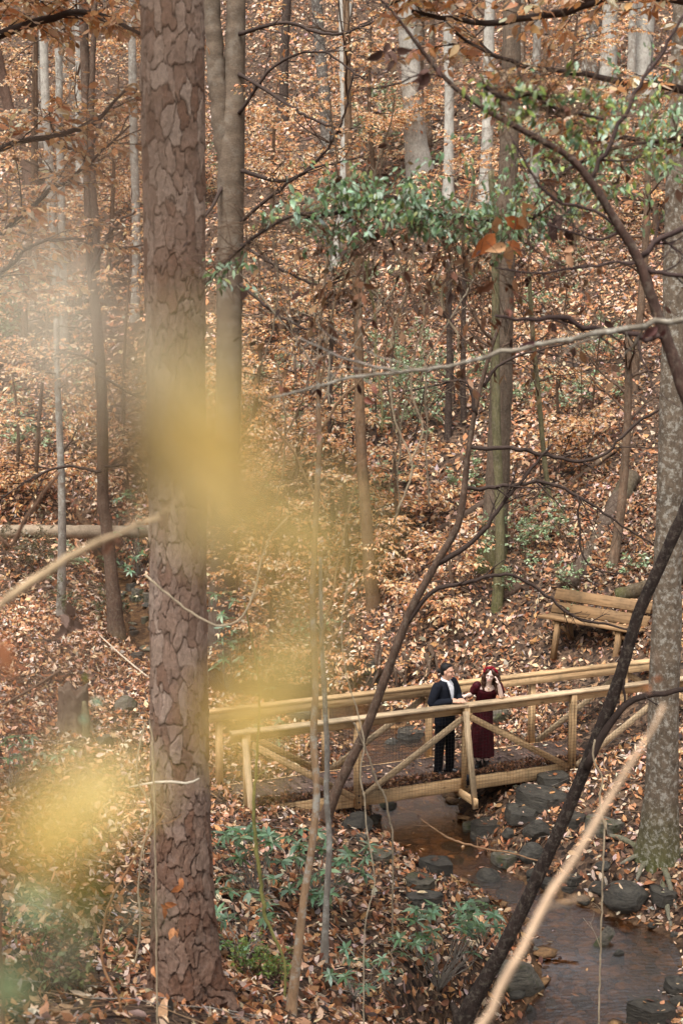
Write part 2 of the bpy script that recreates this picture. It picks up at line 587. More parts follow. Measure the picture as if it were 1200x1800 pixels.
def mat_rock(name, base, dark, moss=None):
    m, n, l = new_mat(name)
    tc = N(n, 'ShaderNodeTexCoord')
    oi = N(n, 'ShaderNodeObjectInfo')
    cx = N(n, 'ShaderNodeCombineXYZ')
    for k in range(3):
        l.new(oi.outputs['Random'], cx.inputs[k])
    sc = N(n, 'ShaderNodeVectorMath', _operation='SCALE')
    sc.inputs['Scale'].default_value = 51.0
    l.new(cx.outputs[0], sc.inputs[0])
    sh = N(n, 'ShaderNodeVectorMath', _operation='ADD')
    l.new(tc.outputs['Object'], sh.inputs[0]); l.new(sc.outputs[0], sh.inputs[1])
    mp = N(n, 'ShaderNodeMapping')
    mp.inputs['Scale'].default_value = (1, 1, 3.5)
    l.new(sh.outputs[0], mp.inputs['Vector'])
    n1 = N(n, 'ShaderNodeTexNoise', Scale=9.0, Detail=10.0, Roughness=0.78)
    l.new(mp.outputs[0], n1.inputs['Vector'])
    rp = ramp(n, [(0.34, dark), (0.52, base), (0.68, np.asarray(base) * 1.7)])
    l.new(n1.outputs['Fac'], rp.inputs[0])
    rr = ramp(n, [(0, (0.65, 0.63, 0.6)), (0.5, (1.0, 0.95, 0.9)), (1, (1.25, 1.27, 1.3))])
    l.new(oi.outputs['Random'], rr.inputs[0])
    col = mix_rgb(n, l, 'MULTIPLY', 1.0, rp.outputs[0], rr.outputs[0])
    if moss is not None:
        n2 = N(n, 'ShaderNodeTexNoise', Scale=4.0, Detail=6.0, Roughness=0.7)
        l.new(sh.outputs[0], n2.inputs['Vector'])
        r2 = ramp(n, [(0.50, (0, 0, 0)), (0.62, (0.85,) * 3)])
        l.new(n2.outputs['Fac'], r2.inputs[0])
        col = mix_rgb(n, l, 'MIX', r2.outputs[0], col, moss)
    p = N(n, 'ShaderNodeBsdfPrincipled', Roughness=0.62)
    p.inputs['Specular IOR Level'].default_value = 0.45
    l.new(col, p.inputs['Base Color'])
    b = N(n, 'ShaderNodeBump', Strength=1.0, Distance=0.05)
    l.new(n1.outputs['Fac'], b.inputs['Height'])
    l.new(b.outputs[0], p.inputs['Normal'])
    o = N(n, 'ShaderNodeOutputMaterial')
    l.new(p.outputs[0], o.inputs['Surface'])
    return m

M = {}
M['litter'] = mat_leaf('dry_leaf', 0.65, 0.18, 0.25, 0.2, 45)
M['beech'] = mat_leaf('beech_leaf', 0.5, 0.45, 0.4, 0.12, 30)
M['green'] = mat_leaf('evergreen_leaf', 0.36, 0.25, 0.6, 0.15, 30)
M['yellow'] = mat_leaf('yellow_leaf', 0.5, 0.5, 0.3, 0.08, 40)
M['twig'] = mat_bark('twig_bark', 14, 1.0, 0.3, None, bump=0.3)
M['bark_grey'] = mat_bark('grey_bark', 7, 0.35, 0.4, lin(178, 178, 168), 0.75, 7.0, 0.7)
M['bark_lichen'] = mat_bark('lichen_bark', 12, 0.6, 0.5, lin(180, 176, 164), 0.55, 15.0, 0.8)
M['bark_brown'] = mat_bark('brown_bark', 20, 0.22, 0.6, lin(128, 118, 104), 0.35, 18.0, bump=1.0, fine=60)
M['bark_smooth'] = mat_bark('smooth_beech_bark', 4.0, 1.8, 0.4, lin(134, 126, 114), 0.35, 3.5, 0.3, fine=22)
M['pine'] = mat_bark('pine_bark', 14, 0.6, 0.38, lin(160, 146, 136), 0.16, 11.0, 0.8, fine=55)
M['log'] = mat_bark('log_wood', 6, 1.0, 0.4, None, bump=0.8)
M['rock'] = mat_rock('creek_rock', lin(68, 64, 56), lin(24, 22, 20))
M['rock_moss'] = mat_rock('mossy_rock', lin(92, 86, 74), lin(40, 37, 32), lin(62, 66, 28))

# ground: leaf mould, pebbly brown bed inside the creek
m, n, l = new_mat('forest_floor')
at_ = N(n, 'ShaderNodeAttribute', _attribute_name='Col')
tc = N(n, 'ShaderNodeTexCoord')
vo = N(n, 'ShaderNodeTexVoronoi', Scale=14.0, Randomness=1.0)
l.new(tc.outputs['Object'], vo.inputs['Vector'])
sep = N(n, 'ShaderNodeSeparateColor')
l.new(vo.outputs['Color'], sep.inputs[0])
rp = ramp(n, [(0.0, lin(34, 27, 23)), (0.3, lin(60, 46, 37)), (0.55, lin(88, 68, 53)), (0.8, lin(112, 90, 72)), (1.0, lin(66, 54, 46))])
l.new(sep.outputs[0], rp.inputs[0])
nz = N(n, 'ShaderNodeTexNoise', Scale=26.0, Detail=6.0, Roughness=0.7)
l.new(tc.outputs['Object'], nz.inputs['Vector'])
r2 = ramp(n, [(0.3, (0.45,) * 3), (0.7, (1.25,) * 3)])
l.new(nz.outputs['Fac'], r2.inputs[0])
leafc = mix_rgb(n, l, 'MULTIPLY', 1.0, rp.outputs[0], r2.outputs[0])
vb = N(n, 'ShaderNodeTexVoronoi', Scale=7.0)
l.new(tc.outputs['Object'], vb.inputs['Vector'])
sb = N(n, 'ShaderNodeSeparateColor')
l.new(vb.outputs['Color'], sb.inputs[0])
rb = ramp(n, [(0.0, lin(52, 36, 24)), (0.5, lin(84, 60, 38)), (1.0, lin(112, 84, 56))])
l.new(sb.outputs[0], rb.inputs[0])
bedc = mix_rgb(n, l, 'MULTIPLY', 1.0, rb.outputs[0], r2.outputs[0])
sm = N(n, 'ShaderNodeSeparateColor')
l.new(at_.outputs['Color'], sm.inputs[0])
col = mix_rgb(n, l, 'MIX', sm.outputs[0], leafc, bedc)
p = N(n, 'ShaderNodeBsdfPrincipled', Roughness=0.85)
p.inputs['Specular IOR Level'].default_value = 0.2
l.new(col, p.inputs['Base Color'])
b = N(n, 'ShaderNodeBump', Strength=0.8, Distance=0.03)
l.new(vo.outputs['Distance'], b.inputs['Height'])
l.new(b.outputs[0], p.inputs['Normal'])
o = N(n, 'ShaderNodeOutputMaterial')
l.new(p.outputs[0], o.inputs['Surface'])
M['ground'] = m

# ------------------------------------------------------------------ ground sheet
def stations(parts):
    out = []
    for a, b, s in parts:
        out.append(np.arange(a, b, s))
    return np.concatenate(out)
gy = stations([(-60, -12, 8), (-12, 6, 1.2), (6, 11, .35), (11, 30, .14), (30, 45, .4), (45, 80, 1.0), (80, 140, 4), (140, 261, 20)])
gx = stations([(-160, -60, 20), (-60, -20, 3), (-20, -6, .6), (-6, 7, .14), (7, 20, .6), (20, 60, 3), (60, 161, 20)])
GX, GY = np.meshgrid(gx, gy)
xx, yy = GX.ravel(), GY.ravel()
zz = ground(np.clip(xx, -60, 60), np.clip(yy, -20, 125))
far = np.maximum(np.abs(xx) - 60, 0) + np.maximum(yy - 125, 0) + np.maximum(-20 - yy, 0)
zz = zz - 0.12 * far
d_, zw_, w_ = stream_near(xx, yy)
mask = 1 - sstep(w_ * 0.8, w_ + 0.25, d_)
nx, ny = len(gx), len(gy)
i = (np.arange(ny - 1)[:, None] * nx + np.arange(nx - 1)[None]).ravel()
g = Geo()
g.add(np.c_[xx, yy, zz], np.c_[i, i + 1, i + 1 + nx, i + nx], np.c_[mask, mask * 0, mask * 0])
tag(g.build('forest_floor', M['ground']), kind='structure')

# ------------------------------------------------------------------ water
m, n, l = new_mat('creek_water')
tc = N(n, 'ShaderNodeTexCoord')
nz = N(n, 'ShaderNodeTexNoise', Scale=9.0, Detail=5.0, Roughness=0.65, Distortion=0.8)
mp = N(n, 'ShaderNodeMapping')
mp.inputs['Scale'].default_value = (1.0, 2.2, 1.0)
l.new(tc.outputs['Object'], mp.inputs['Vector'])
l.new(mp.outputs[0], nz.inputs['Vector'])
at_ = N(n, 'ShaderNodeAttribute', _attribute_name='Col')
sm = N(n, 'ShaderNodeSeparateColor')
l.new(at_.outputs['Color'], sm.inputs[0])
bs = N(n, 'ShaderNodeMath', _operation='MULTIPLY_ADD')
bs.inputs[1].default_value = 0.5
bs.inputs[2].default_value = 0.32
l.new(sm.outputs[0], bs.inputs[0])
b = N(n, 'ShaderNodeBump', Distance=0.03)
l.new(bs.outputs[0], b.inputs['Strength'])
l.new(nz.outputs['Fac'], b.inputs['Height'])
fr = N(n, 'ShaderNodeFresnel', IOR=1.33)
l.new(b.outputs[0], fr.inputs['Normal'])
tr = N(n, 'ShaderNodeBsdfTransparent')
tr.inputs['Color'].default_value = c4((0.60, 0.46, 0.30))
gl = N(n, 'ShaderNodeBsdfGlossy', Roughness=0.06)
l.new(b.outputs[0], gl.inputs['Normal'])
mx = N(n, 'ShaderNodeMixShader')
half_ = N(n, 'ShaderNodeMath', _operation='MULTIPLY')
half_.inputs[1].default_value = 0.40
l.new(fr.outputs[0], half_.inputs[0])
l.new(half_.outputs[0], mx.inputs[0]); l.new(tr.outputs[0], mx.inputs[1]); l.new(gl.outputs[0], mx.inputs[2])
o = N(n, 'ShaderNodeOutputMaterial')
l.new(mx.outputs[0], o.inputs['Surface'])
M['water'] = m
g = Geo()
sel = SPL[SPL[:, 1] < 27.5]
T = norm(np.gradient(sel[:, :2], axis=0))
S = np.c_[-T[:, 1], T[:, 0]]
offs = np.linspace(-1.45, 1.45, 9)
W3 = np.zeros((len(sel), 9, 3))
for k, f in enumerate(offs):
    W3[:, k, :2] = sel[:, :2] + S * (f * sel[:, 3])[:, None]
    W3[:, k, 2] = sel[:, 2]
drop = np.abs(np.gradient(sel[:, 2])) / (np.linalg.norm(np.gradient(sel[:, :2], axis=0), axis=1) + 1e-6)
rif = np.clip(drop * 6 - .25, 0, 1)
rc = np.repeat(np.c_[rif, rif, rif], 9, 0)
i = (np.arange(len(sel) - 1)[:, None] * 9 + np.arange(8)[None]).ravel()
g.add(W3.reshape(-1, 3), np.c_[i, i + 1, i + 10, i + 9], rc)
tag(g.build('creek_water', M['water']), kind='structure')

# ------------------------------------------------------------------ bridge frame of reference (needed by the litter)
BA = at(417, 1284, 19.06)[:2]           # a point under the near hand rail
BD = norm(np.array([6.19, 2.66]))       # along the bridge, to the right
BN = np.array([-BD[1], BD[0]])          # across, away from the camera
BW = 1.12                               # rail to rail
def bp(s, t, z):
    "bridge coordinates: s along, t across from the near rail, z above the deck"
    q = BA + BD * s + BN * t
    return np.array([q[0], q[1], z])

# ------------------------------------------------------------------ fallen leaves
PAL = np.array([lin(226, 200, 176), lin(212, 178, 148), lin(198, 157, 122), lin(184, 134, 94), lin(160, 105, 69), lin(128, 86, 61), lin(90, 65, 51), lin(195, 175, 163), lin(152, 133, 122), lin(56, 43, 38)])
PALW = np.array([.07, .11, .15, .15, .13, .12, .11, .04, .04, .08])
def leaf_cols(n, pal=PAL, w=PALW, jit=0.15):
    c = pal[rng.choice(len(pal), n, p=w / w.sum())]
    c = c * (1 + jit * rng.standard_normal((n, 1)))
    c = c * (1 + 0.06 * rng.standard_normal((n, 3)))
    return np.clip(c, 0.01, 0.85)
def scatter_leaves(g, x, y, z, size, detail, tilt=0.5, lift=0.02, nrm=None, pal=PAL, palw=PALW):
    n = len(x)
    if nrm is None:
        e = 0.15
        nrm = norm(np.c_[-(ground(x + e, y) - ground(x - e, y)) / (2 * e), -(ground(x, y + e) - ground(x, y - e)) / (2 * e), np.ones(n)])
    nn = norm(nrm + tilt * rng.standard_normal((n, 3)) * np.array([1, 1, .4]))
    d = rng.standard_normal((n, 3))
    d = norm(d - nn * (d * nn).sum(1, keepdims=True))
    L = size * rng.choice([.55, .8, 1.0, 1.25, 1.5], n) * rng.uniform(.8, 1.2, n)
    W = L * rng.uniform(.28, .62, n)
    cols = leaf_cols(n, pal, palw)
    cols = np.clip(cols * (1 + .28 * fbm(np.c_[x * .45, y * .45, z * 0], 3, 71))[:, None], .01, .85)     # older and fresher drifts
    pos = np.c_[x, y, z] + nrm * (lift * rng.uniform(0.1, 1.0, n))[:, None] - d * (L * 0.5)[:, None]
    leaf_batch(g, pos, d, nn, L, W, cols, detail, rng.uniform(-.5, .6, n), rng.uniform(-.35, .45, n))
def litter_points(y0, y1, dens):
    hw = lambda y: 0.24 * y * 1.3 + 1.5
    nmax = int((y1 - y0) * 2 * hw(y1) * dens)
    y = rng.uniform(y0, y1, nmax)
    x = rng.uniform(-hw(y1), hw(y1), nmax)
    k = np.abs(x) < hw(y)
    x, y = x[k], y[k]
    d, zw, w = stream_near(x, y)
    q = np.c_[x, y, x * 0]
    patch = 0.74 + 0.5 * fbm(q * 0.7, 3, 31)
    k = (d > w * 1.06 + 0.10 * rng.random(len(x))) & (rng.random(len(x)) < patch)
    k |= (d > w * .8) & (rng.random(len(x)) < .05)
    # nothing drops through the bridge deck
    s = (x - BA[0]) * BD[0] + (y - BA[1]) * BD[1]
    t = (x - BA[0]) * BN[0] + (y - BA[1]) * BN[1]
    k &= ~((t > 0.1) & (t < BW - .1) & (s > .25) & (s < 8.5) & (rng.random(len(x)) < .9))
    x, y = x[k], y[k]
    return x, y, ground(x, y)
for nm, bands in (('fallen_leaves', [(4.5, 12, 400, .09, 2, .8), (12, 21, 470, .092, 2, .85), (21, 30, 540, .10, 1, .85)]), ('fallen_leaves', [(30, 45, 260, .13, 1, .7), (45, 88, 60, .20, 1, .55)])):
    g = Geo()
    for y0, y1, dens, size, det, tilt in bands:
        x, y, z = litter_points(y0, y1, dens)
        scatter_leaves(g, x, y, z, size, det, tilt, .05)
    tag(g.build(nm, M['litter'], smooth=False), 'brown and tan fallen leaves covering the banks' if bands[0][0] < 20 else 'fallen leaves covering the far hillside', 'leaf litter', kind='stuff')
# ------------------------------------------------------------------ footbridge
M['timber'] = mat_wood('treated_pine_timber', lin(202, 170, 128), lin(148, 114, 76), 0.75)
M['timber_grey'] = mat_wood('weathered_timber', lin(198, 175, 142), lin(138, 114, 86), 0.6)
M['deck'] = mat_wood('dark_deck_board', lin(98, 82, 74), lin(62, 50, 45), 0.15)
M['bench'] = mat_wood('bench_plank', lin(140, 112, 80), lin(98, 76, 52), 0.6)
M['wire'] = mat_plain('rusty_wire', lin(46, 40, 34), 0.5, 0.4, metal=0.4)
M['steel'] = mat_plain('dark_steel', lin(40, 40, 44), 0.4, 0.5, metal=0.8)

def timber(name, a, b, w, h, parent, mat=None, up=(0, 0, 1), bev=0.005):
    a, b = np.asarray(a, float), np.asarray(b, float)
    Ln = np.linalg.norm(b - a)
    T = (b - a) / Ln
    U = np.asarray(up, float)
    U = norm(U - T * (U @ T))
    S = np.cross(U, T)
    g = Geo()
    beam(g, (0, 0, 0), (Ln, 0, 0), w, h, (0, 0, 1), None, bev)
    o = bpy.data.objects.new(name, g.mesh(name, smooth=False))
    o.data.materials.append(mat or M['timber'])
    COL.objects.link(o)
    off = ROOT_LOC.get(parent.name, np.zeros(3)) if parent else np.zeros(3)
    o.parent = parent
    p = a - off
    o.matrix_local = Matrix(((T[0], S[0], U[0], p[0]), (T[1], S[1], U[1], p[1]), (T[2], S[2], U[2], p[2]), (0, 0, 0, 1)))
    ROOT_LOC[o.name] = off
    return o

def rail_s(px, py_guess=1230):
    "position along the near rail that the photograph shows at column px"
    best = None
    for s in np.linspace(-1, 9, 1001):
        q = bp(s, 0, 1.07) - CAM
        u = q[0] / (q[1] * CP + q[2] * SP) * FPX + 600
        if best is None or abs(u - px) < best[0]:
            best = (abs(u - px), s)
    return best[1]
POST_S = [rail_s(p) for p in (431, 626, 816, 1004)]
step = (POST_S[3] - POST_S[0]) / 3
POST_S += [POST_S[3] + step, POST_S[3] + 2 * step]
S0, S1 = POST_S[0] - .10, POST_S[-1] + .12
DK = -.075                              # top of the deck boards
bridge = thing('footbridge', 'yellow-brown timber footbridge with wire mesh rails crossing the creek', 'footbridge', bp(0, 0, 0))
DN = np.array([BN[0], BN[1], 0])
# stringers / rim joists
for t in (.02, BW / 2, BW - .02):
    inn = abs(t - BW / 2) < .1
    timber('rim_joist', bp(S0, t, DK - .17 if inn else -.186), bp(S1, t, DK - .17 if inn else -.186), .045, .20, bridge)
# deck boards, laid across
nb = int((S1 - S0) / .147)
for k in range(nb):
    s = S0 + .0735 + k * .147
    timber('deck_board', bp(s, .05 + random.uniform(-.004, .004), DK - .02 + random.uniform(-.002, .002)), bp(s, BW - .05 + random.uniform(-.004, .004), DK - .02), .141, .036, bridge, M['deck'], bev=.004)
for side, t, sg in (('near', -.045, -1), ('far', BW + .045, 1)):
    ti = t - sg * .045         # inner face of the posts
    for k, s in enumerate(POST_S):
        timber('post', bp(s, t, -.28 if side == 'near' else -.26), bp(s, t, 1.022), .092, .092, bridge, up=BD.tolist() + [0])
        for dz in (-.09, -.19):
            g = Geo()
            c = bp(s, t + sg * .047, dz)
            tube(g, [c, c + DN * sg * .018], [.014, .012], 6)
            g.build('bolt', M['steel'], bridge, smooth=False)
        if side == 'near' and k in (0, 2, 4):
            # outrigger under the deck and raking strut up to the rail
            timber('outrigger', bp(s - .06, -.52, -.30), bp(s - .06, .5, -.30), .045, .12, bridge)
            timber('raking_strut', bp(s - .055, -.47, -.40), bp(s - .055, -.135, .98), .045, .085, bridge, M['timber_grey'], up=BD.tolist() + [0])
            g = Geo()
            beam(g, bp(s + .02, -.098, -.17), bp(s + .02, -.098, .0), .05, .008, DN)
            g.build('bracket', M['steel'], bridge, smooth=False)
    # rails: vertical apron board, flat cap board, in lengths that meet on the posts
    cuts = [S0 - .25 if side == 'far' else S0 - .12, POST_S[2] + .02, POST_S[4] + .02, S1 + .15]
    for a, b in zip(cuts[:-1], cuts[1:]):
        timber('rail', bp(a + .004, t - sg * .067, .96), bp(b - .004, t - sg * .067, .96), .04, .125, bridge)
        timber('rail_cap', bp(a + .002, t - sg * .02, 1.043), bp(b - .002, t - sg * .02, 1.043), .15, .04, bridge, M['timber_grey'] if side == 'near' else M['timber'])
    # one diagonal per bay, alternating direction
    for k in range(len(POST_S) - 1):
        a, b = POST_S[k] + .07, POST_S[k + 1] - .07
        za, zb = (.86, -.12) if k % 2 == 0 else (-.12, .86)
        tt = t + sg * .024
        timber('diagonal_brace', bp(a, tt, za), bp(b, tt, zb), .04, .092, bridge, M['timber_grey'] if k % 2 else M['timber'])
    # welded wire mesh, a sheet of wires for each bay
    for k in range(len(POST_S) - 1):
        a, b = POST_S[k], POST_S[k + 1]
        g = Geo()
        tm = t - sg * .0 - sg * .0435 if side == 'far' else t + sg * .050
        zb_, zt_ = -.24, .93
        nv = int((b - a) / .052)
        for q in range(nv + 1):
            s = a + (b - a) * q / nv
            w = .0012 * math.sin(q * 2.1 + k)
            tube(g, [bp(s, tm, zb_), bp(s + w, tm + .003 * math.sin(q), (zb_ + zt_) / 2), bp(s, tm, zt_)], .0016, 3, cap=False)
        for q in range(int((zt_ - zb_) / .052) + 1):
            z = zb_ + .052 * q
            tube(g, [bp(a, tm, z), bp((a + b) / 2, tm + .004 * math.sin(q * 1.7), z + .003 * math.sin(q)), bp(b, tm, z)], .0016, 3, cap=False)
        g.build('wire_mesh', M['wire'], bridge, kind='stuff')
# stone-and-timber sill on the left bank
timber('sill_beam', bp(S0 - .02, -.25, -.16), bp(S0 - .02, BW + .2, -.16), .14, .20, bridge, M['timber_grey'])
timber('sill_block', bp(S0 + .28, -.2, -.35), bp(S0 + .28, BW + .1, -.35), .18, .26, bridge, M['timber_grey'])

# leaves lying on the deck, and the rolls of dead leaves caught behind the mesh
n_ = 520
s = rng.uniform(S0, S1, n_); t = np.clip(rng.beta(.75, .75, n_), 0, 1) * (BW - .1) + .05
P = np.array([bp(a, b, DK + .005) for a, b in zip(s, t)])
g = Geo()
up = np.tile([0, 0, 1.0], (n_, 1))
scatter_leaves(g, P[:, 0], P[:, 1], P[:, 2], .08, 2, .22, .02, nrm=up)
tag(g.build('deck_leaves', M['litter'], smooth=False), 'loose dry leaves scattered over the dark bridge deck', 'leaf litter', kind='stuff')
DARKPAL = np.array([lin(120, 84, 60), lin(92, 64, 48), lin(146, 106, 76), lin(70, 50, 40), lin(176, 138, 106)])
DARKW = np.array([.3, .3, .18, .14, .08])
g = Geo()
n_ = 5200
s = rng.uniform(S0 + .3, S1, n_)
a_ = rng.uniform(0, np.pi, n_)
rr = np.sqrt(rng.random(n_)) * (.075 + .025 * np.sin(s * 3.1) + .012 * np.sin(s * 11))
P = np.array([bp(x, .055 + r * math.cos(q) * .9, DK + .005 + r * math.sin(q) * 1.25) for x, r, q in zip(s, rr, a_)])
scatter_leaves(g, P[:, 0], P[:, 1], P[:, 2], .052, 1, 1.4, .02, nrm=np.tile([0, 0, 1.0], (n_, 1)), pal=DARKPAL, palw=DARKW)
tag(g.build('leaf_roll', M['litter'], smooth=False), 'dark roll of dead leaves caught along the near edge of the bridge deck', 'leaf litter', kind='stuff')

# ------------------------------------------------------------------ bench
bc = hit(1040, 1142)
BX = norm(np.array([.75, -.66, 0])); BF = norm(np.array([-.66, -.75, 0]))      # along, and towards the sitter's front
bz = bc[2]
bench = thing('park_bench', 'weathered brown plank bench on the leafy slope beyond the bridge', 'bench', bc)
def bq(a, f, z):
    return bc + BX * a + BF * f + np.array([0, 0, z])
HL = 1.0
for a in (-.62, .62):
    for nm, p, q, w, h in (('front_leg', (a, .30, -.22), (a, .14, .46), .09, .09), ('rear_leg', (a, -.30, -.12), (a, -.20, .44), .09, .09),
                           ('leg_brace', (a + .07, .15, .36), (a + .07, -.30, .02), .045, .09)):
        timber(nm, bq(*p), bq(*q), w, h, bench, M['bench'], up=BX)
    timber('seat_bearer', bq(a - .07, .22, .42), bq(a - .07, -.30, .40), .045, .09, bench, M['bench'])
    timber('back_support', bq(a - .07, -.14, .36), bq(a - .07, -.42, .92), .045, .09, bench, M['bench'], up=BX)
for f in (.13, -.10):
    timber('seat_plank', bq(-HL, f, .49 - (.13 - f) * .06), bq(HL, f, .49 - (.13 - f) * .06), .22, .05, bench, M['bench'], up=(0, 0, 1))
bn = norm(BF * .9 + np.array([0, 0, .42]))
for f, z in ((-.215, .60), (-.315, .83)):
    timber('back_plank', bq(-HL + .02, f, z), bq(HL - .02, f, z), .048, .205, bench, M['bench'], up=np.cross(bn, BX) * (1 if np.cross(bn, BX)[2] > 0 else -1))
n_ = 46
aa, ff = rng.uniform(-HL, HL, n_), rng.uniform(-.2, .22, n_)
P = np.array([bq(a, f, .524) for a, f in zip(aa, ff)])
g = Geo()
scatter_leaves(g, P[:, 0], P[:, 1], P[:, 2], .075, 2, .2, .008, nrm=np.tile([0, 0, 1.0], (n_, 1)))
tag(g.build('bench_leaves', M['litter'], smooth=False), 'few dry leaves lying on the bench seat', 'leaf litter', kind='stuff')
# ------------------------------------------------------------------ the couple
M['skin_man'] = mat_plain('skin_tan', lin(206, 160, 134), 0.55, 0.35, 0.06, 14)
M['skin_woman'] = mat_plain('skin_fair', lin(240, 210, 194), 0.55, 0.35, 0.05, 14)
M['suit'] = mat_plain('navy_wool', lin(21, 24, 33), 0.85, 0.2, 0.2, 60, sheen=0.05)
M['trouser'] = mat_plain('black_wool', lin(14, 15, 20), 0.9, 0.15, 0.2, 60)
M['shirt'] = mat_plain('white_cotton', lin(226, 228, 232), 0.8, 0.2, 0.04, 40)
M['velvet'] = mat_plain('burgundy_velvet', lin(60, 6, 17), 0.7, 0.25, 0.5, 22, sheen=0.3, bump=0.4)
M['leather'] = mat_plain('black_leather', lin(18, 17, 18), 0.28, 0.6, 0.2, 30)
M['hair_black'] = mat_plain('black_hair', lin(20, 16, 15), 0.6, 0.3, 0.4, 90, bump=.6)
M['hair_brown'] = mat_plain('brown_hair', lin(66, 40, 27), 0.55, 0.4, 0.5, 60, bump=.5)
M['flower'] = mat_plain('crimson_petals', lin(134, 14, 32), 0.7, 0.3, 0.4, 60)
M['eye'] = mat_plain('dark_eye', lin(38, 24, 20), 0.25, 0.6, 0.1, 20)
M['lip'] = mat_plain('lip', lin(176, 92, 84), 0.5, 0.3, 0.1, 20)
M['gold'] = mat_plain('gold_chain', lin(190, 150, 70), 0.3, 0.5, 0.1, 20, metal=0.9)

_U = np.linspace(0, 2 * np.pi, 16, endpoint=False)
def ellipsoid(g, c, r, yaw=0.0, axes=None, n=12):
    "closed ellipsoid; axes: 3x3 rows (x,y,z) or yaw about z"
    if axes is None:
        cy, sy = math.cos(yaw), math.sin(yaw)
        axes = np.array([[cy, sy, 0], [-sy, cy, 0], [0, 0, 1]])
    th = np.linspace(0, np.pi, n)[1:-1]
    V = [[0, 0, 1]]
    for t in th:
        for u in _U:
            V.append([math.sin(t) * math.cos(u), math.sin(t) * math.sin(u), math.cos(t)])
    V.append([0, 0, -1])
    V = (np.array(V) * np.asarray(r)) @ np.asarray(axes) + np.asarray(c)
    m, k = len(th), len(_U)
    T = [[0, 1 + j, 1 + (j + 1) % k] for j in range(k)]
    T += [[1 + (m - 1) * k + (j + 1) % k, 1 + (m - 1) * k + j, 1 + m * k] for j in range(k)]
    Q = [[1 + i * k + j, 1 + (i + 1) * k + j, 1 + (i + 1) * k + (j + 1) % k, 1 + i * k + (j + 1) % k] for i in range(m - 1) for j in range(k)]
    b = g.n
    g.add(V, np.array(T))
    g.f.append(np.array(Q) + b)
def limb(g, pts, rad, n=12):
    "tapered round limb with rounded ends"
    P = np.asarray(pts, float)
    q = np.c_[P, np.asarray(rad, float)]
    q = smooth_path(q, max(8, len(P) * 5))
    P, r = q[:, :3], q[:, 3]
    a, b = norm(P[0] - P[1]), norm(P[-1] - P[-2])
    P = np.vstack([P[0] + a * r[0] * .85, P[0] + a * r[0] * .5, P, P[-1] + b * r[-1] * .5, P[-1] + b * r[-1] * .85])
    r = np.concatenate([[r[0] * .4, r[0] * .82], r, [r[-1] * .82, r[-1] * .4]])
    tube(g, P, r, n)
def loft(g, secs, yaw, n=20):
    "stack of elliptical sections (centre, half width, half depth); width lies across the facing direction"
    f = np.array([math.cos(yaw), math.sin(yaw), 0]); s = np.array([-f[1], f[0], 0])
    a = np.linspace(0, 2 * np.pi, n, endpoint=False)
    V = []
    for c, w, d in secs:
        V.append(np.asarray(c) + np.outer(np.sign(np.cos(a)) * np.abs(np.cos(a)) ** .85 * w, s) + np.outer(np.sin(a) * d, f))
    V = np.array(V)
    m = len(secs)
    i = np.arange(m - 1)[:, None] * n; j = np.arange(n)[None]; k = (j + 1) % n
    b = g.n
    g.add(V.reshape(-1, 3), np.stack([i + j, i + k, i + n + k, i + n + j], -1).reshape(-1, 4))
    g.f.append((np.arange(n)[::-1] + b)[None]); g.f.append((np.arange(n) + b + (m - 1) * n)[None])
def fuse(g, name, mat, parent, voxel=.008, smooth=3, origin=(0, 0, 0), dec=.5):
    "melt overlapping closed shapes into one continuous skin"
    me = g.mesh(name)
    tmp = bpy.data.objects.new('tmp', me)
    COL.objects.link(tmp)
    r = tmp.modifiers.new('r', 'REMESH'); r.mode = 'VOXEL'; r.voxel_size = voxel
    s = tmp.modifiers.new('s', 'SMOOTH'); s.iterations = smooth; s.factor = .5
    if dec < 1:
        d = tmp.modifiers.new('d', 'DECIMATE'); d.ratio = dec
    dg = bpy.context.evaluated_depsgraph_get()
    me2 = bpy.data.meshes.new_from_object(tmp.evaluated_get(dg))
    bpy.data.objects.remove(tmp)
    me2.name = name
    me2.materials.clear(); me2.materials.append(mat)
    me2.polygons.foreach_set('use_smooth', np.ones(len(me2.polygons), bool))
    o = bpy.data.objects.new(name, me2)
    COL.objects.link(o)
    o.parent = parent
    return o
def plain(g, name, mat, parent):
    o = bpy.data.objects.new(name, g.mesh(name))
    o.data.materials.append(mat)
    COL.objects.link(o)
    o.parent = parent
    return o
def hand(g, wrist, tip, palm_n, thumb_dir, curl=.35, size=1.0):
    "palm plus five separate bent fingers; palm_n points out of the palm"
    d = norm(np.asarray(tip, float) - wrist)
    pn = norm(np.asarray(palm_n, float) - d * (np.asarray(palm_n) @ d))
    s = np.cross(d, pn)
    if s @ np.asarray(thumb_dir) < 0:
        s = -s
    w = np.asarray(wrist, float)
    ellipsoid(g, w + d * .045 * size, (.048 * size, .038 * size, .016 * size), axes=np.array([d, s, pn]))
    for k, (o, Lf) in enumerate(((.029, .072), (.010, .080), (-.010, .075), (-.028, .060))):
        b = w + d * .078 * size + s * o * size
        p1 = b + d * Lf * .45 * size + pn * curl * .012
        p2 = p1 + norm(d + pn * curl * 1.2) * Lf * .32 * size
        p3 = p2 + norm(d + pn * curl * 2.4) * Lf * .26 * size
        limb(g, [b - d * .02, p1, p2, p3], [.0095 * size, .0088 * size, .0082 * size, .007 * size], 8)
    b = w + d * .025 * size + s * .03 * size
    limb(g, [b, b + (d * .6 + s * .8) * .03 * size, b + (d * .95 + s * .5 + pn * .3) * .058 * size], [.013 * size, .011 * size, .009 * size], 8)
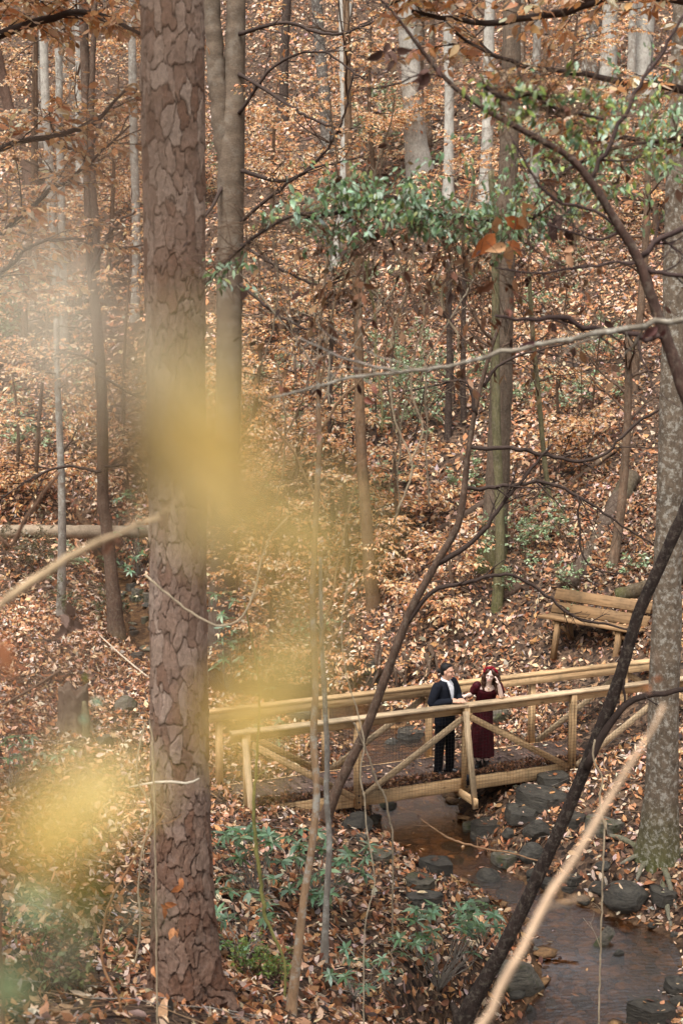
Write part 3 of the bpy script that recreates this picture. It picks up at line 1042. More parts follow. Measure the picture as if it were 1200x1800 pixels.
def head(g, c, f, tilt, sc=1.0):
    "skull, jaw, nose, brow, ears; f facing direction; returns axes"
    f = norm(np.asarray(f, float))
    up = norm(np.array([tilt[0], tilt[1], 1.0]))
    up = norm(up - f * (up @ f))
    s = np.cross(up, f)
    A = np.array([f, s, up])
    P = lambda a, b, z: np.asarray(c) + (f * a + s * b + up * z) * sc
    ellipsoid(g, P(-.012, 0, .032), (.094 * sc, .074 * sc, .082 * sc), axes=A)
    ellipsoid(g, P(.018, 0, -.025), (.066 * sc, .060 * sc, .082 * sc), axes=A)
    ellipsoid(g, P(.048, 0, -.082), (.032 * sc, .034 * sc, .024 * sc), axes=A)
    limb(g, [P(.082, 0, .016), P(.096, 0, -.012), P(.104, 0, -.026)], [.008 * sc, .010 * sc, .0125 * sc], 8)
    ellipsoid(g, P(.070, 0, .030), (.018 * sc, .052 * sc, .012 * sc), axes=A)
    for b in (-1, 1):
        ellipsoid(g, P(-.005, .074 * b, -.008), (.020 * sc, .010 * sc, .032 * sc), axes=A)
        ellipsoid(g, P(.058, .034 * b, -.030), (.022 * sc, .022 * sc, .020 * sc), axes=A)
    ellipsoid(g, P(.078, 0, -.060), (.012 * sc, .024 * sc, .009 * sc), axes=A)
    return A, P
def face_parts(P, A, body, brow_mat, sc=1.0):
    for b in (-1, 1):
        g = Geo(); ellipsoid(g, P(.080, .032 * b, .006), (.006 * sc, .010 * sc, .005 * sc), axes=A, n=7); plain(g, 'eye', M['eye'], body)
        g = Geo(); limb(g, [P(.078, .052 * b, .024), P(.088, .034 * b, .029), P(.089, .014 * b, .025)], [.002, .003, .0025], 6); plain(g, 'eyebrow', brow_mat, body)
    g = Geo(); limb(g, [P(.080, -.027, -.058), P(.090, 0, -.062), P(.080, .027, -.058)], [.003, .0055, .003], 6); plain(g, 'mouth', M['lip'], body)

DZ = DK - .002                                            # top of the deck boards
# ---------------- man
def stand(px, t):
    "a spot on the deck, t behind the near rail, seen at column px"
    for s in np.linspace(0, 8, 1601):
        q = bp(s, t, .9) - CAM
        if q[0] / (q[1] * CP + q[2] * SP) * FPX + 600 >= px:
            return bp(s, t, DZ)
mq = stand(781, .27)
man = thing('person', 'person in dark navy suit and open white shirt looking right, hands on the rail', 'person', mq, 'couple on the bridge')
yaw = -R(40)
F = np.array([math.cos(yaw), math.sin(yaw), 0]); RT = np.array([F[1], -F[0], 0])       # facing, own right hand
HF = norm(np.array([.86, -.50, -.03]))
hc = np.array([.035, -.03, 1.585])
g = Geo()
A, P = head(g, hc, HF, (.02, 0))
limb(g, [(0, 0, 1.36), (.012, -.008, 1.44), hc + np.array([-.01, .0, -.04])], [.062, .056, .055])
loft(g, [((0, 0, .84), .13, .08), ((0, 0, 1.0), .13, .085), ((0, 0, 1.2), .15, .09), ((0, 0, 1.36), .13, .07)], yaw)
sh = {1: RT * .195 + np.array([0, 0, 1.385]), -1: -RT * .195 + np.array([0, 0, 1.385])}
el = {1: np.array([-.205, -.205, 1.14]), -1: np.array([.215, .14, 1.15])}
wr = {1: np.array([.075, -.22, 1.185]), -1: np.array([.225, -.10, 1.19])}
tp = {1: np.array([.26, -.22, 1.19]), -1: np.array([.255, -.24, 1.20])}
for k in (1, -1):
    limb(g, [sh[k], el[k], wr[k]], [.05, .04, .028])
ank = {1: np.array([-.095, -.07, .09]), -1: np.array([.085, .045, .09])}
kne = {1: np.array([-.075, -.075, .49]), -1: np.array([.085, .03, .49])}
hip = {1: RT * .09 + np.array([0, 0, .90]), -1: -RT * .09 + np.array([0, 0, .90])}
for k in (1, -1):
    limb(g, [hip[k], kne[k], ank[k]], [.075, .05, .036])
hand(g, wr[1], tp[1], (0, .5, -1), (0, 0, 1), .5)
hand(g, wr[-1], tp[-1], (0, .2, -1), (-1, 0, 0), .5)
body = fuse(g, 'body', M['skin_man'], man, .0065, 2)
face_parts(P, A, body, M['hair_black'])
g = Geo()            # trousers
loft(g, [((0, 0, .80), .155, .105), ((0, 0, .90), .160, .110), ((0, 0, 1.0), .150, .10)], yaw)
for k in (1, -1):
    limb(g, [hip[k] + np.array([0, 0, -.02]), kne[k], ank[k] + np.array([0, 0, .02]), ank[k] + np.array([0, 0, -.03])], [.098, .076, .066, .068])
fuse(g, 'trousers', M['trouser'], man, .008, 3)
g = Geo()            # jacket
loft(g, [((0, 0, .80), .192, .135), ((0, 0, .92), .186, .130), ((0, 0, 1.08), .172, .118), ((0, 0, 1.22), .185, .125), ((0, 0, 1.34), .190, .112), ((0, 0, 1.41), .135, .085), ((0, 0, 1.45), .075, .068)], yaw)
for k in (1, -1):
    limb(g, [sh[k] + np.array([0, 0, .0]), (sh[k] + el[k]) / 2 + RT * k * .02, el[k], (el[k] + wr[k]) / 2, wr[k] * .96 + el[k] * .04], [.076, .068, .062, .054, .047])
jk = fuse(g, 'jacket', M['suit'], man, .008, 3)
# shirt front and collar in the opening of the jacket
def front(u, z, lift):
    w = np.interp(z, [.8, .92, 1.08, 1.22, 1.34, 1.41, 1.45], [.192, .186, .172, .185, .19, .135, .075])
    d = np.interp(z, [.8, .92, 1.08, 1.22, 1.34, 1.41, 1.45], [.135, .130, .118, .125, .112, .085, .068])
    return -RT * u + F * (d * math.sqrt(max(0, 1 - (abs(u) / w) ** 2.3)) + lift) + np.array([0, 0, z])
g = Geo()
rows = 12
V, FQ = [], []
for i in range(rows):
    z = 1.07 + (1.455 - 1.07) * i / (rows - 1)
    hw = .004 + .064 * min(1, i / (rows - 3))
    for lft in (.007, -.02):
        for j in range(5):
            V.append(front(.012 + hw * (j - 2) / 2, z, lft))
for i in range(rows - 1):
    for j in range(4):
        a = i * 10 + j
        FQ.append([a, a + 1, a + 11, a + 10]); FQ.append([a + 5, a + 15, a + 16, a + 6])
g.add(V, FQ)
shirt = plain(g, 'shirt', M['shirt'], man)
g = Geo()
for sgn in (-1, 1):
    limb(g, [(-.055 * F[0], -.055 * F[1], 1.475), tuple(-RT * sgn * .068 + np.array([.0, 0, 1.465])), tuple(F * .068 - RT * sgn * .035 + np.array([0, 0, 1.435])), tuple(front(.012 + sgn * .050, 1.385, .012))], [.016, .017, .018, .010])
plain(g, 'collar', M['shirt'], shirt)
for sgn in (-1, 1):
    g = Geo()
    pts = [front(.012 + sgn * x, z, .011) for x, z in ((.074, 1.44), (.088, 1.34), (.070, 1.24), (.034, 1.13), (.010, 1.05))]
    tube(g, smooth_path(pts, 14), np.interp(np.linspace(0, 1, 14), [0, .3, 1], [.018, .024, .008]), 6, aspect=.35)
    plain(g, 'lapel', M['suit'], jk)
g = Geo()            # hair drawn back into a bun
HU = A[2]
ellipsoid(g, P(-.030, 0, .050), (.092, .082, .080), axes=A)
ellipsoid(g, P(-.055, 0, .000), (.062, .078, .075), axes=A)
ellipsoid(g, P(.012, 0, .090), (.050, .064, .027), axes=A)
ellipsoid(g, P(-.135, 0, -.012), (.036, .036, .036), axes=A)
limb(g, [P(-.09, 0, .01), P(-.125, 0, -.01)], [.035, .025])
fuse(g, 'hair', M['hair_black'], man, .007, 2)
for k, td in ((1, np.array([.55, -.84, 0])), (-1, np.array([.95, -.3, 0]))):
    g = Geo()
    a = ank[k] * np.array([1, 1, 0])
    limb(g, [a - td * .07 + np.array([0, 0, .040]), a + np.array([0, 0, .052]), a + td * .10 + np.array([0, 0, .036]), a + td * .185 + np.array([0, 0, .026])], [.038, .044, .042, .026])
    limb(g, [a + np.array([0, 0, .05]), a + np.array([0, 0, .10])], [.044, .042])
    sh_ = fuse(g, 'shoe', M['leather'], man, .007, 2)
    g = Geo()
    beam(g, a - td * .10 + np.array([0, 0, .006]), a + td * .20 + np.array([0, 0, .006]), .075, .012, bev=.004)
    plain(g, 'sole', M['leather'], sh_)

# ---------------- woman
wq = stand(848, .33)
woman = thing('person', 'person in burgundy velvet dress and red flower crown resting a cheek on one hand', 'person', wq, 'couple on the bridge')
HF = norm(np.array([-.22, -.97, -.10]))
hc = np.array([.075, -.25, 1.505])
g = Geo()
A, P = head(g, hc, HF, (.16, -.05), .95)
limb(g, [(.055, -.16, 1.29), (.065, -.19, 1.38), hc + np.array([0, .015, -.04])], [.060, .048, .046])
loft(g, [((0, .02, .84), .14, .09), ((0, 0, .98), .115, .08), ((.03, -.09, 1.12), .125, .085), ((.05, -.14, 1.27), .145, .085), ((.055, -.155, 1.335), .11, .06)], -R(90))
sh = {1: np.array([-.105, -.155, 1.315]), -1: np.array([.215, -.155, 1.315])}
el = {1: np.array([-.175, -.06, 1.16]), -1: np.array([.245, -.26, 1.185])}
wr = {1: np.array([-.275, -.235, 1.185]), -1: np.array([.200, -.325, 1.375])}
for k in (1, -1):
    limb(g, [sh[k], (sh[k] + el[k]) / 2, el[k], (el[k] + wr[k]) / 2, wr[k]], [.048, .042, .036, .034, .025])
hand(g, wr[1], wr[1] + np.array([-.15, -.06, .015]), (0, 0, -1), (0, -1, .4), .4, .92)
hand(g, wr[-1], np.array([.160, -.315, 1.50]), (-1, .25, 0), (0, -1, .2), .25, .92)
ellipsoid(g, (.055, -.190, 1.275), (.095, .052, .055))
for k, x in ((1, -.055), (-1, .06)):
    limb(g, [(x, .02, .86), (x, .0, .46), (x, .0, .12)], [.08, .055, .042])
body = fuse(g, 'body', M['skin_woman'], woman, .0065, 2)
face_parts(P, A, body, M['hair_brown'], .95)
g = Geo()            # dress: bodice with scooped neck, puffed sleeves, long skirt
loft(g, [((.0, .0, .185), .172, .155), ((0, .0, .40), .168, .150), ((0, .01, .65), .160, .135), ((0, .015, .85), .158, .120), ((0, 0, .98), .135, .098), ((.03, -.085, 1.11), .146, .104), ((.05, -.125, 1.22), .168, .110), ((.055, -.14, 1.272), .160, .095)], -R(90))
for k in (1, -1):
    limb(g, [sh[k] + np.array([0, 0, .012]), sh[k] * .45 + el[k] * .55], [.066, .072])
for q in range(9):   # folds of the skirt
    a = 2 * np.pi * q / 9 + .3
    limb(g, [(.11 * math.cos(a), .01 + .08 * math.sin(a), .85), (.152 * math.cos(a), .135 * math.sin(a), .5), (.160 * math.cos(a + .1), .142 * math.sin(a + .1), .20)], [.02, .026, .03])
fuse(g, 'dress', M['velvet'], woman, .008, 2)
g = Geo()            # curly hair falling on both shoulders
ellipsoid(g, P(-.035, 0, .045), (.090, .088, .080), axes=A)
ellipsoid(g, P(-.05, 0, -.03), (.065, .085, .09), axes=A)
rr_ = random.Random(5)
for q in range(74):
    side = rr_.choice((-1, 1)) if q > 10 else 0
    b = side * rr_.uniform(.055, .085) if side else rr_.uniform(-.06, .06)
    a0 = rr_.uniform(-.07, .022) if side else -.08
    z0 = rr_.uniform(.02, .08)
    Ln = rr_.uniform(.18, .30)
    ph = rr_.uniform(0, 6.28)
    pts = []
    for t_ in np.linspace(0, 1, 9):
        w_ = .014 * math.sin(ph + t_ * 15)
        w2 = .014 * math.cos(ph + t_ * 15)
        out = .045 * math.sin(t_ * 2.4)
        p_ = P(a0 + w2 - .02 * t_, b + side * out + w_, z0)
        pts.append(p_ + np.array([0, 0, -Ln * t_]))
    limb(g, pts, [.017] * 8 + [.010], 6)
for q in range(18):  # locks over the crown and forehead
    b = rr_.uniform(-.07, .07)
    limb(g, [P(.02, b * .5, .118), P(.065, b * .9, .085), P(.055, b * 1.15, .03)] if abs(b) > .03 else [P(-.02, b, .122), P(.04, b, .110), P(.072, b * 2.2, .075)], [.016, .013, .009], 6)
fuse(g, 'hair', M['hair_brown'], woman, .007, 1)
def arch(a):
    "flower crown worn like a band from ear to ear over the top of the head"
    return P(.032 - .03 * abs(math.sin(a)), .094 * math.sin(a), .030 + .098 * math.cos(a))
g = Geo()
tube(g, np.array([arch(a) for a in np.linspace(-1.5, 1.5, 20)]), .009, 6)
crown = plain(g, 'flower_crown', M['hair_brown'], woman)
for q in range(19):
    a = -1.45 + 2.9 * q / 18
    for e2 in range(2 if q % 2 else 1):
        c = arch(a) + np.array([rr_.uniform(-.008, .008), rr_.uniform(-.02, .012), rr_.uniform(-.002, .014)])
        g = Geo()
        rad = rr_.uniform(.018, .026)
        for e in range(7):
            dv = norm(np.array([rr_.gauss(0, 1), rr_.gauss(0, 1), rr_.gauss(.4, .8)]))
            u_ = norm(np.cross(dv, [.3, .2, .9]))
            ellipsoid(g, c + dv * rad * .55, (rad * .62, rad * .62, rad * .35), axes=np.array([u_, np.cross(dv, u_), dv]), n=6)
        plain(g, 'flower', M['flower'], crown)
for x, td in ((-.055, np.array([-.35, -.94, 0])), (.06, np.array([-.05, -1, 0]))):
    g = Geo()
    a = np.array([x, .0, 0])
    limb(g, [a + np.array([0, .01, .05]), a + np.array([0, .01, .24])], [.046, .050])
    limb(g, [a - td * .045 + np.array([0, 0, .042]), a + td * .05 + np.array([0, 0, .048]), a + td * .13 + np.array([0, 0, .034])], [.042, .043, .034])
    bt = fuse(g, 'boot', M['leather'], woman, .007, 2)
    g = Geo()
    beam(g, a - td * .075 + np.array([0, 0, .010]), a + td * .165 + np.array([0, 0, .010]), .08, .02, bev=.004)
    plain(g, 'sole', M['leather'], bt)
g = Geo()
tube(g, smooth_path([(-.01, -.20, 1.37), (.02, -.235, 1.325), (.055, -.25, 1.30), (.09, -.235, 1.325), (.12, -.20, 1.37)], 16), .0025, 5)
ellipsoid(g, (.055, -.252, 1.293), (.007, .004, .008), n=6)
plain(g, 'necklace', M['gold'], woman)
# ------------------------------------------------------------------ trees: helpers
BEECH = np.array([lin(226, 184, 142), lin(216, 164, 114), lin(234, 206, 172), lin(198, 140, 90), lin(242, 224, 200), lin(166, 116, 76)])
BEECHW = np.array([.27, .25, .18, .16, .08, .06])
GREEN = np.array([lin(72, 104, 62), lin(92, 126, 84), lin(56, 86, 54), lin(110, 140, 96), lin(84, 112, 88)])
GREENW = np.array([.3, .25, .2, .12, .13])
MOSS = lin(70, 74, 32)

def branch_path(p, d, L, rnd, n=6, wig=.16, grav=0.0):
    P = [np.array(p, float)]
    d = norm(d)
    for k in range(n - 1):
        d = norm(d + wig * np.array([rnd.gauss(0, 1), rnd.gauss(0, 1), rnd.gauss(0, 1)]) + np.array([0, 0, grav]))
        P.append(P[-1] + d * L / (n - 1))
    return np.array(P)
def turn(d, ang, rnd, flat=0.0):
    a = np.array([rnd.gauss(0, 1), rnd.gauss(0, 1), rnd.gauss(0, 1)])
    if flat:
        a = a * (1 - flat) + np.array([0, 0, rnd.choice((-1, 1))]) * flat * 2
    s = norm(np.cross(a, d))
    return norm(d * math.cos(ang) + s * math.sin(ang))
def grow(g, p, d, L, r, lev, rnd, twigs, col, kids=4, wig=.16, grav=.02, flat=0.0, n=6):
    P = branch_path(p, d, L, rnd, n, wig, grav)
    rad = np.linspace(r, max(r * .4, .002), n)
    tube(g, P, rad, 6 if r > .02 else (4 if r > .006 else 3), col, cap=False)
    if lev <= 0:
        twigs.append(P)
        return
    for k in range(kids):
        t = rnd.uniform(.25, 1.0)
        i = min(n - 2, int(t * (n - 1)))
        q = P[i] + (P[i + 1] - P[i]) * (t * (n - 1) - i)
        grow(g, q, turn(norm(P[i + 1] - P[i]), rnd.uniform(.5, 1.05), rnd, flat), L * rnd.uniform(.4, .65), rad[i] * .55, lev - 1, rnd, twigs, col, kids, wig, grav, flat, max(4, n - 1))
def leaves_on(g, twigs, size, spacing, pal=BEECH, w=BEECHW, detail=1, droop=.35, width=.5, flat=.5, keep=1.0):
    pos, d = [], []
    for P in twigs:
        seg = np.linalg.norm(np.diff(P, axis=0), axis=1)
        L = seg.sum()
        m = max(1, int(L / spacing))
        t = np.sort(rng.uniform(.08, 1.0, m)) * (len(P) - 1)
        i = np.minimum(t.astype(int), len(P) - 2)
        q = P[i] + (P[i + 1] - P[i]) * (t - i)[:, None]
        T = norm(P[i + 1] - P[i])
        s = norm(np.cross(T, [0, 0, 1.0]))
        sg = np.where(np.arange(m) % 2 == 0, 1, -1)[:, None]
        pos.append(q)
        d.append(norm(T * .7 + s * sg * rng.uniform(.4, 1.1, (m, 1)) + np.array([0, 0, -droop]) + .28 * rng.standard_normal((m, 3))))
    if not pos:
        return
    pos, d = np.concatenate(pos), np.concatenate(d)
    if keep < 1:
        k = rng.random(len(pos)) < keep
        pos, d = pos[k], d[k]
    n = len(pos)
    up = norm(np.array([0, 0, 1.0]) + flat * rng.standard_normal((n, 3)))
    L = size * rng.uniform(.65, 1.25, n)
    leaf_batch(g, pos, d, up, L, L * rng.uniform(width * .8, width * 1.2, n), leaf_cols(n, pal, w), detail, rng.uniform(-.2, .5, n), rng.uniform(-.1, .4, n))
def bark_cols(P, tint, rnd, moss=0.0, moss_h=.4):
    c = np.tile(tint, (len(P), 1)) * (1 + .10 * np.array([rnd.gauss(0, 1) for _ in P]))[:, None]
    if moss > 0:
        t = np.clip(1 - (P[:, 2] - P[0, 2]) / moss_h, 0, 1)[:, None] * moss
        c = c * (1 - t) + MOSS * t
    return np.clip(c, .01, .8)
def px_path(pts, y):
    "[(px,py,width_px[,dy])] at distance y -> points and radii"
    P, r = [], []
    for q in pts:
        yy = y + (q[3] if len(q) > 3 else 0)
        P.append(at(q[0], q[1], yy)); r.append(q[2] / 2 / ppm(yy))
    return np.array(P), np.array(r)
TINT = dict(grey=lin(132, 124, 114), pale=lin(160, 154, 144), brown=lin(98, 78, 62), dark=lin(62, 50, 44), beech=lin(100, 86, 72), green=lin(96, 90, 64), tan=lin(150, 122, 94))
def trunk_mesh(g, P, r, rnd, tint, n=14, rough=.06, flare=.35, moss=0, moss_h=.5, seed=0, res=.12):
    L = np.linalg.norm(np.diff(P, axis=0), axis=1).sum()
    m = int(np.clip(L / res, 8, 160))
    q = smooth_path(np.c_[P, r], m)
    P2, r2 = q[:, :3].copy(), np.maximum(q[:, 3], .002)
    s = np.concatenate([[0], np.cumsum(np.linalg.norm(np.diff(P2, axis=0), axis=1))])
    wg = np.where(r2 > .12, .05, .3)
    P2[:, 0] += r2 * wg * np.sin(s * 1.1 + seed); P2[:, 1] += r2 * wg * np.cos(s * .8 + seed)
    r2 = r2 * (1 + flare * np.exp(-s / (r2[0] * 2.2 + .02)))
    c = bark_cols(P2, tint, rnd, moss, moss_h)
    tube(g, P2, r2, max(n, 18) if r2.mean() > .06 else n, c, rough * 1.3, True, seed, rfreq=min(40, 1.3 / max(r2.mean(), .01)), zs=.3)
    return P2, r2

def tree(label, base_px, upper, mat='bark_grey', tint='grey', width=None, moss=0, moss_h=.5, limbs=0, limb_from=.35, leaves=None, group=None, seed=0, name='bare_tree', height=None, y=None, res=.15, n=14, limb_len=2.2, limb_lev=2, rough=.06, lift=0):
    """base_px (px,py,width) on the ground; upper [(px,py,width)] at the same distance; trunk then runs on out of the frame"""
    rnd = random.Random(1000 + seed)
    b = hit(base_px[0], base_px[1]) if y is None else at(base_px[0], base_px[1], y)
    y = b[1]
    P, r = px_path([base_px] + upper, y)
    P[0] = b
    low = P[0] + np.array([0, 0, -.35]); 
    P = np.vstack([low, P]); r = np.r_[r[0], r]
    if height:
        top = P[-1] + norm(P[-1] - P[-2] + np.array([0, 0, .6])) * height
        P = np.vstack([P, top]); r = np.r_[r, max(r[-1] * .35, .01)]
    t = thing(name, label, 'tree', b, group)
    g = Geo()
    P2, r2 = trunk_mesh(g, P, r, rnd, TINT[tint] if isinstance(tint, str) else tint, n, rough, .35, moss, moss_h, seed, res)
    g.build('trunk', M[mat], t)
    if limbs:
        gw, twigs = Geo(), []
        for k in range(limbs):
            f = rnd.uniform(limb_from, .98)
            i = int(f * (len(P2) - 1))
            a = rnd.uniform(0, 6.28)
            d = np.array([math.cos(a), math.sin(a), rnd.uniform(.1, .8)])
            grow(gw, P2[i], d, limb_len * rnd.uniform(.6, 1.2), max(.006, r2[i] * .4), limb_lev, rnd, twigs, (TINT['dark'] + TINT['brown']) * .5, 3)
        gw.build('branches', M['twig'], t, kind='stuff')
        if leaves:
            gl = Geo()
            leaves_on(gl, twigs, *leaves)
            gl.build('crown', M['beech'], t, kind='stuff', smooth=False)
    return t, P2, r2

def add_branch(t, pts, y, mat='twig', tint='dark', lev=1, kids=5, seed=0, name='branch', twig_len=.45, leaf=None, res=.1, n=8, lmat='beech'):
    "a hand-placed limb with its twigs, a part of the tree"
    rnd = random.Random(seed + 77)
    P, r = px_path(pts, y)
    g = Geo()
    m = int(np.clip(np.linalg.norm(np.diff(P, axis=0), axis=1).sum() / res, 8, 60))
    q = smooth_path(np.c_[P, r], m)
    P2, r2 = q[:, :3], np.maximum(q[:, 3], .002)
    P2 = P2 + np.where(r2 > .03, .05, .5)[:, None] * r2[:, None] * np.array([[rnd.gauss(0, 1) for _ in range(3)] for _ in P2])
    tn = TINT[tint] if isinstance(tint, str) else tint
    tube(g, P2, r2, n, bark_cols(P2, tn, rnd), .08, True, seed, rfreq=25)
    twigs = []
    for k in range(kids):
        i = rnd.randint(int(m * .15), m - 2)
        grow(g, P2[i], turn(norm(P2[i + 1] - P2[i]), rnd.uniform(.5, 1.0), rnd), twig_len * rnd.uniform(.5, 1.4), min(r2[i] * .5, .012), lev, rnd, twigs, tn * .9, 3)
    o = g.build(name, M[mat], t)
    if leaf:
        gl = Geo()
        leaves_on(gl, twigs, **leaf)
        if gl.n:
            gl.build('leaves', M[lmat], t, kind='stuff', smooth=False)
    return o, P2, twigs

def beech_spray(gw, gl, p, d, L, rnd, leaf, spacing, col, detail=1, r=None, grav=-.015, pal=BEECH, palw=BEECHW):
    "a flat layered beech branch: leading shoot with side shoots to left and right, all leafed"
    n = 8
    P = branch_path(p, d, L, rnd, n, .10, grav)
    r = r or max(.004, L * .009)
    tube(gw, P, np.linspace(r, .002, n), 4, col, cap=False)
    tw = [P[2:]]
    m = max(4, int(L / .15))
    for k in range(m):
        t = .18 + .8 * k / m
        i = min(n - 2, int(t * (n - 1)))
        q = P[i] + (P[i + 1] - P[i]) * (t * (n - 1) - i)
        T = norm(P[i + 1] - P[i])
        s = norm(np.cross(T, [0, 0, 1.0])) * (1 if k % 2 else -1)
        d2 = norm(T * .75 + s * rnd.uniform(.6, 1.0) + np.array([0, 0, rnd.uniform(-.15, .12)]))
        P3 = branch_path(q, d2, L * rnd.uniform(.25, .5) * (1.1 - .5 * t), rnd, 5, .14, grav)
        tube(gw, P3, np.linspace(r * .5, .0015, 5), 3, col, cap=False)
        tw.append(P3)
    leaves_on(gl, tw, leaf * 1.08, spacing * .85, pal, palw, detail, .3, .5, .45)

def beech(label, base_px, top_px, width, sprays, Lr, leaf=.085, spacing=.05, seed=0, y=None, zr=(.1, 1.0), detail=1, name='young_beech', group='young beeches holding their dead leaves', tint='brown', az=None, lean=None, extra_top=1.0, pal=BEECH, palw=BEECHW, crownmat='beech'):
    rnd = random.Random(500 + seed)
    b = hit(*base_px) if y is None else at(base_px[0], base_px[1], y)
    y = b[1]
    tp_ = at(top_px[0], top_px[1], y + (lean or 0))
    t = thing(name, label, 'tree', b, group)
    mid = (b + tp_) / 2 + np.array([rnd.uniform(-.1, .1) * (tp_[2] - b[2]) * .4, rnd.uniform(-.1, .1), 0])
    P = np.array([b - [0, 0, .3], b, mid, tp_])
    r0 = width / 2 / ppm(y)
    g = Geo()
    P2, r2 = trunk_mesh(g, P, np.array([r0, r0, r0 * .7, r0 * .25]), rnd, TINT[tint], 8, .06, .3, 0, .3, seed, .2)
    g.build('trunk', M['bark_brown' if tint in ('brown', 'dark') else 'bark_grey'], t)
    gw, gl = Geo(), Geo()
    for k in range(sprays):
        f = rnd.uniform(*zr)
        i = min(len(P2) - 1, int(f * (len(P2) - 1)))
        a = rnd.uniform(0, 6.28) if az is None else rnd.uniform(*az)
        d = np.array([math.cos(a), math.sin(a), rnd.uniform(-.05, .35)])
        beech_spray(gw, gl, P2[i], d, rnd.uniform(*Lr) * (1.15 - .5 * f), rnd, leaf, spacing, TINT['dark'], detail, pal=pal, palw=palw)
    gw.build('branches', M['twig'], t, kind='stuff')
    gl.build('crown', M[crownmat], t, kind='stuff', smooth=False)
    return t

# ------------------------------------------------------------------ the big pine in the foreground
pb = hit(334, 1764)
yP = pb[1]
pine = thing('pine_tree', 'thick scaly-barked pine trunk rising through the left foreground', 'tree', pb)
prof_px = [(336, 1800, 150), (334, 1764, 128), (328, 1700, 118), (322, 1600, 112), (318, 1450, 106), (315, 1250, 104), (313, 1000, 101), (310, 700, 101), (307, 400, 106), (304, 150, 108), (302, 0, 106)]
P, r = px_path(prof_px, yP)
P = np.vstack([P, P[-1] + [-.05, 0, 2.0], P[-1] + [-.1, 0, 9.0]]); r = np.r_[r, r[-1] * .97, r[-1] * .6]
NZ, NA = 980, 210
q = smooth_path(np.c_[P, r], 2400)
zv = np.concatenate([np.linspace(q[0, 2], at(300, 0, yP)[2] + .4, NZ - 20), np.linspace(at(300, 0, yP)[2] + .8, q[-1, 2], 20)])
PX = np.array([np.interp(zv, q[:, 2], q[:, k]) for k in range(4)]).T
ang = np.concatenate([np.linspace(-np.pi / 2 - 1.9, -np.pi / 2 + 1.9, 170), np.linspace(-np.pi / 2 + 1.9, -np.pi / 2 - 1.9 + 2 * np.pi, 42)[1:-1]])
ang = ang + 2 * np.pi
AA, ZZ = np.meshgrid(ang, zv)
RR = PX[:, 3][:, None] * np.ones_like(AA)
# plates: jittered cells on the unrolled trunk
cw, ch = 2 * np.pi / 18, .18
def plates(A, Z, cw, ch, seed):
    na = int(round(2 * np.pi / cw))
    gi = np.floor(A / cw).astype(int); gj = np.floor(Z / ch).astype(int)
    F1 = np.full(A.shape, 9.0); F2 = np.full(A.shape, 9.0); ID = np.zeros(A.shape); TX = np.zeros(A.shape)
    for di in (-1, 0, 1):
        for dj in (-1, 0, 1):
            ci, cj = (gi + di) % na, gj + dj
            z0 = np.zeros_like(ci)
            hx, hz, hid = _hash(ci, cj, z0, seed), _hash(ci, cj, z0, seed + 1), _hash(ci, cj, z0, seed + 2)
            px_ = (gi + di + .5 + (hx - .5) * .85) * cw; pz_ = (cj + .5 + (hz - .5) * .9) * ch
            ax_, az_ = np.abs(A - px_) / cw, np.abs(Z - pz_) / ch
            dd = (ax_ ** 3.2 + az_ ** 3.2) ** (1 / 3.2)
            near = dd < F1
            F2 = np.where(near, F1, np.minimum(F2, dd)); ID = np.where(near, hid, ID); TX = np.where(near, (Z - pz_) / ch, TX); F1 = np.where(near, dd, F1)
    return F1, F2, ID, TX
wob = fbm(np.c_[(np.cos(AA) * 1.2).ravel(), (np.sin(AA) * 1.2).ravel(), (ZZ * 2.2).ravel()] * 3.0, 3, 40).reshape(AA.shape)
wob2 = fbm(np.c_[(np.cos(AA) * 1.2).ravel(), (np.sin(AA) * 1.2).ravel(), (ZZ * 2.2).ravel()] * 3.0 + 9, 3, 44).reshape(AA.shape)
F1, F2, ID, TX = plates((AA + .15 * wob) % (2 * np.pi), ZZ + .07 * wob2, cw, ch, 60)
edge = np.clip((F2 - F1) / (.07 + .09 * np.clip(wob, 0, 1)), 0, 1)
G1, G2, ID2, TX2 = plates((AA + .12 * wob2) % (2 * np.pi), ZZ + .05 * wob, 2 * np.pi / 31, .085, 90)
fine = fbm(np.c_[(np.cos(AA) * 1.2).ravel(), (np.sin(AA) * 1.2).ravel(), (ZZ * 5).ravel()] * 9, 3, 50).reshape(AA.shape)
disp = .013 * np.minimum(edge * 1.3, 1) + .006 * (ID - .5) - .007 * TX * edge + .0016 * fine + .003 * (ID2 - .5) * edge
low = np.clip(1 - (ZZ - pb[2]) / 2.4, 0, 1)
disp = disp * (1 + .9 * low) - .012
root = .10 * np.exp(-np.maximum(ZZ - pb[2], 0) / .22) * (.55 + .6 * np.cos(AA * 4 + .8))
rad = RR + disp + np.maximum(root, 0)
V = np.stack([PX[:, 0][:, None] + rad * np.cos(AA), PX[:, 1][:, None] + rad * np.sin(AA), ZZ], -1).reshape(-1, 3)
i = np.arange(NZ - 1)[:, None] * NA; j = np.arange(NA)[None]; k = (j + 1) % NA
Fq = np.stack([i + j, i + k, i + NA + k, i + NA + j], -1).reshape(-1, 4)
ca, cb_, cc = lin(142, 118, 102), lin(122, 94, 79), lin(160, 139, 124)
h2 = _hash((ID * 1e5).astype(np.int64), np.zeros(ID.shape, np.int64), np.zeros(ID.shape, np.int64), 3)
colr = ca * (1 - .0) + (h2 - .5)[..., None] * (cc - cb_) * 1.1
colr = colr * (1 + .10 * fine)[..., None]
red = lin(88, 59, 44)
wl_ = (low ** .7 * .75)[..., None]  # dark red-brown foot, partly the blur veil's contrast painted into the colour
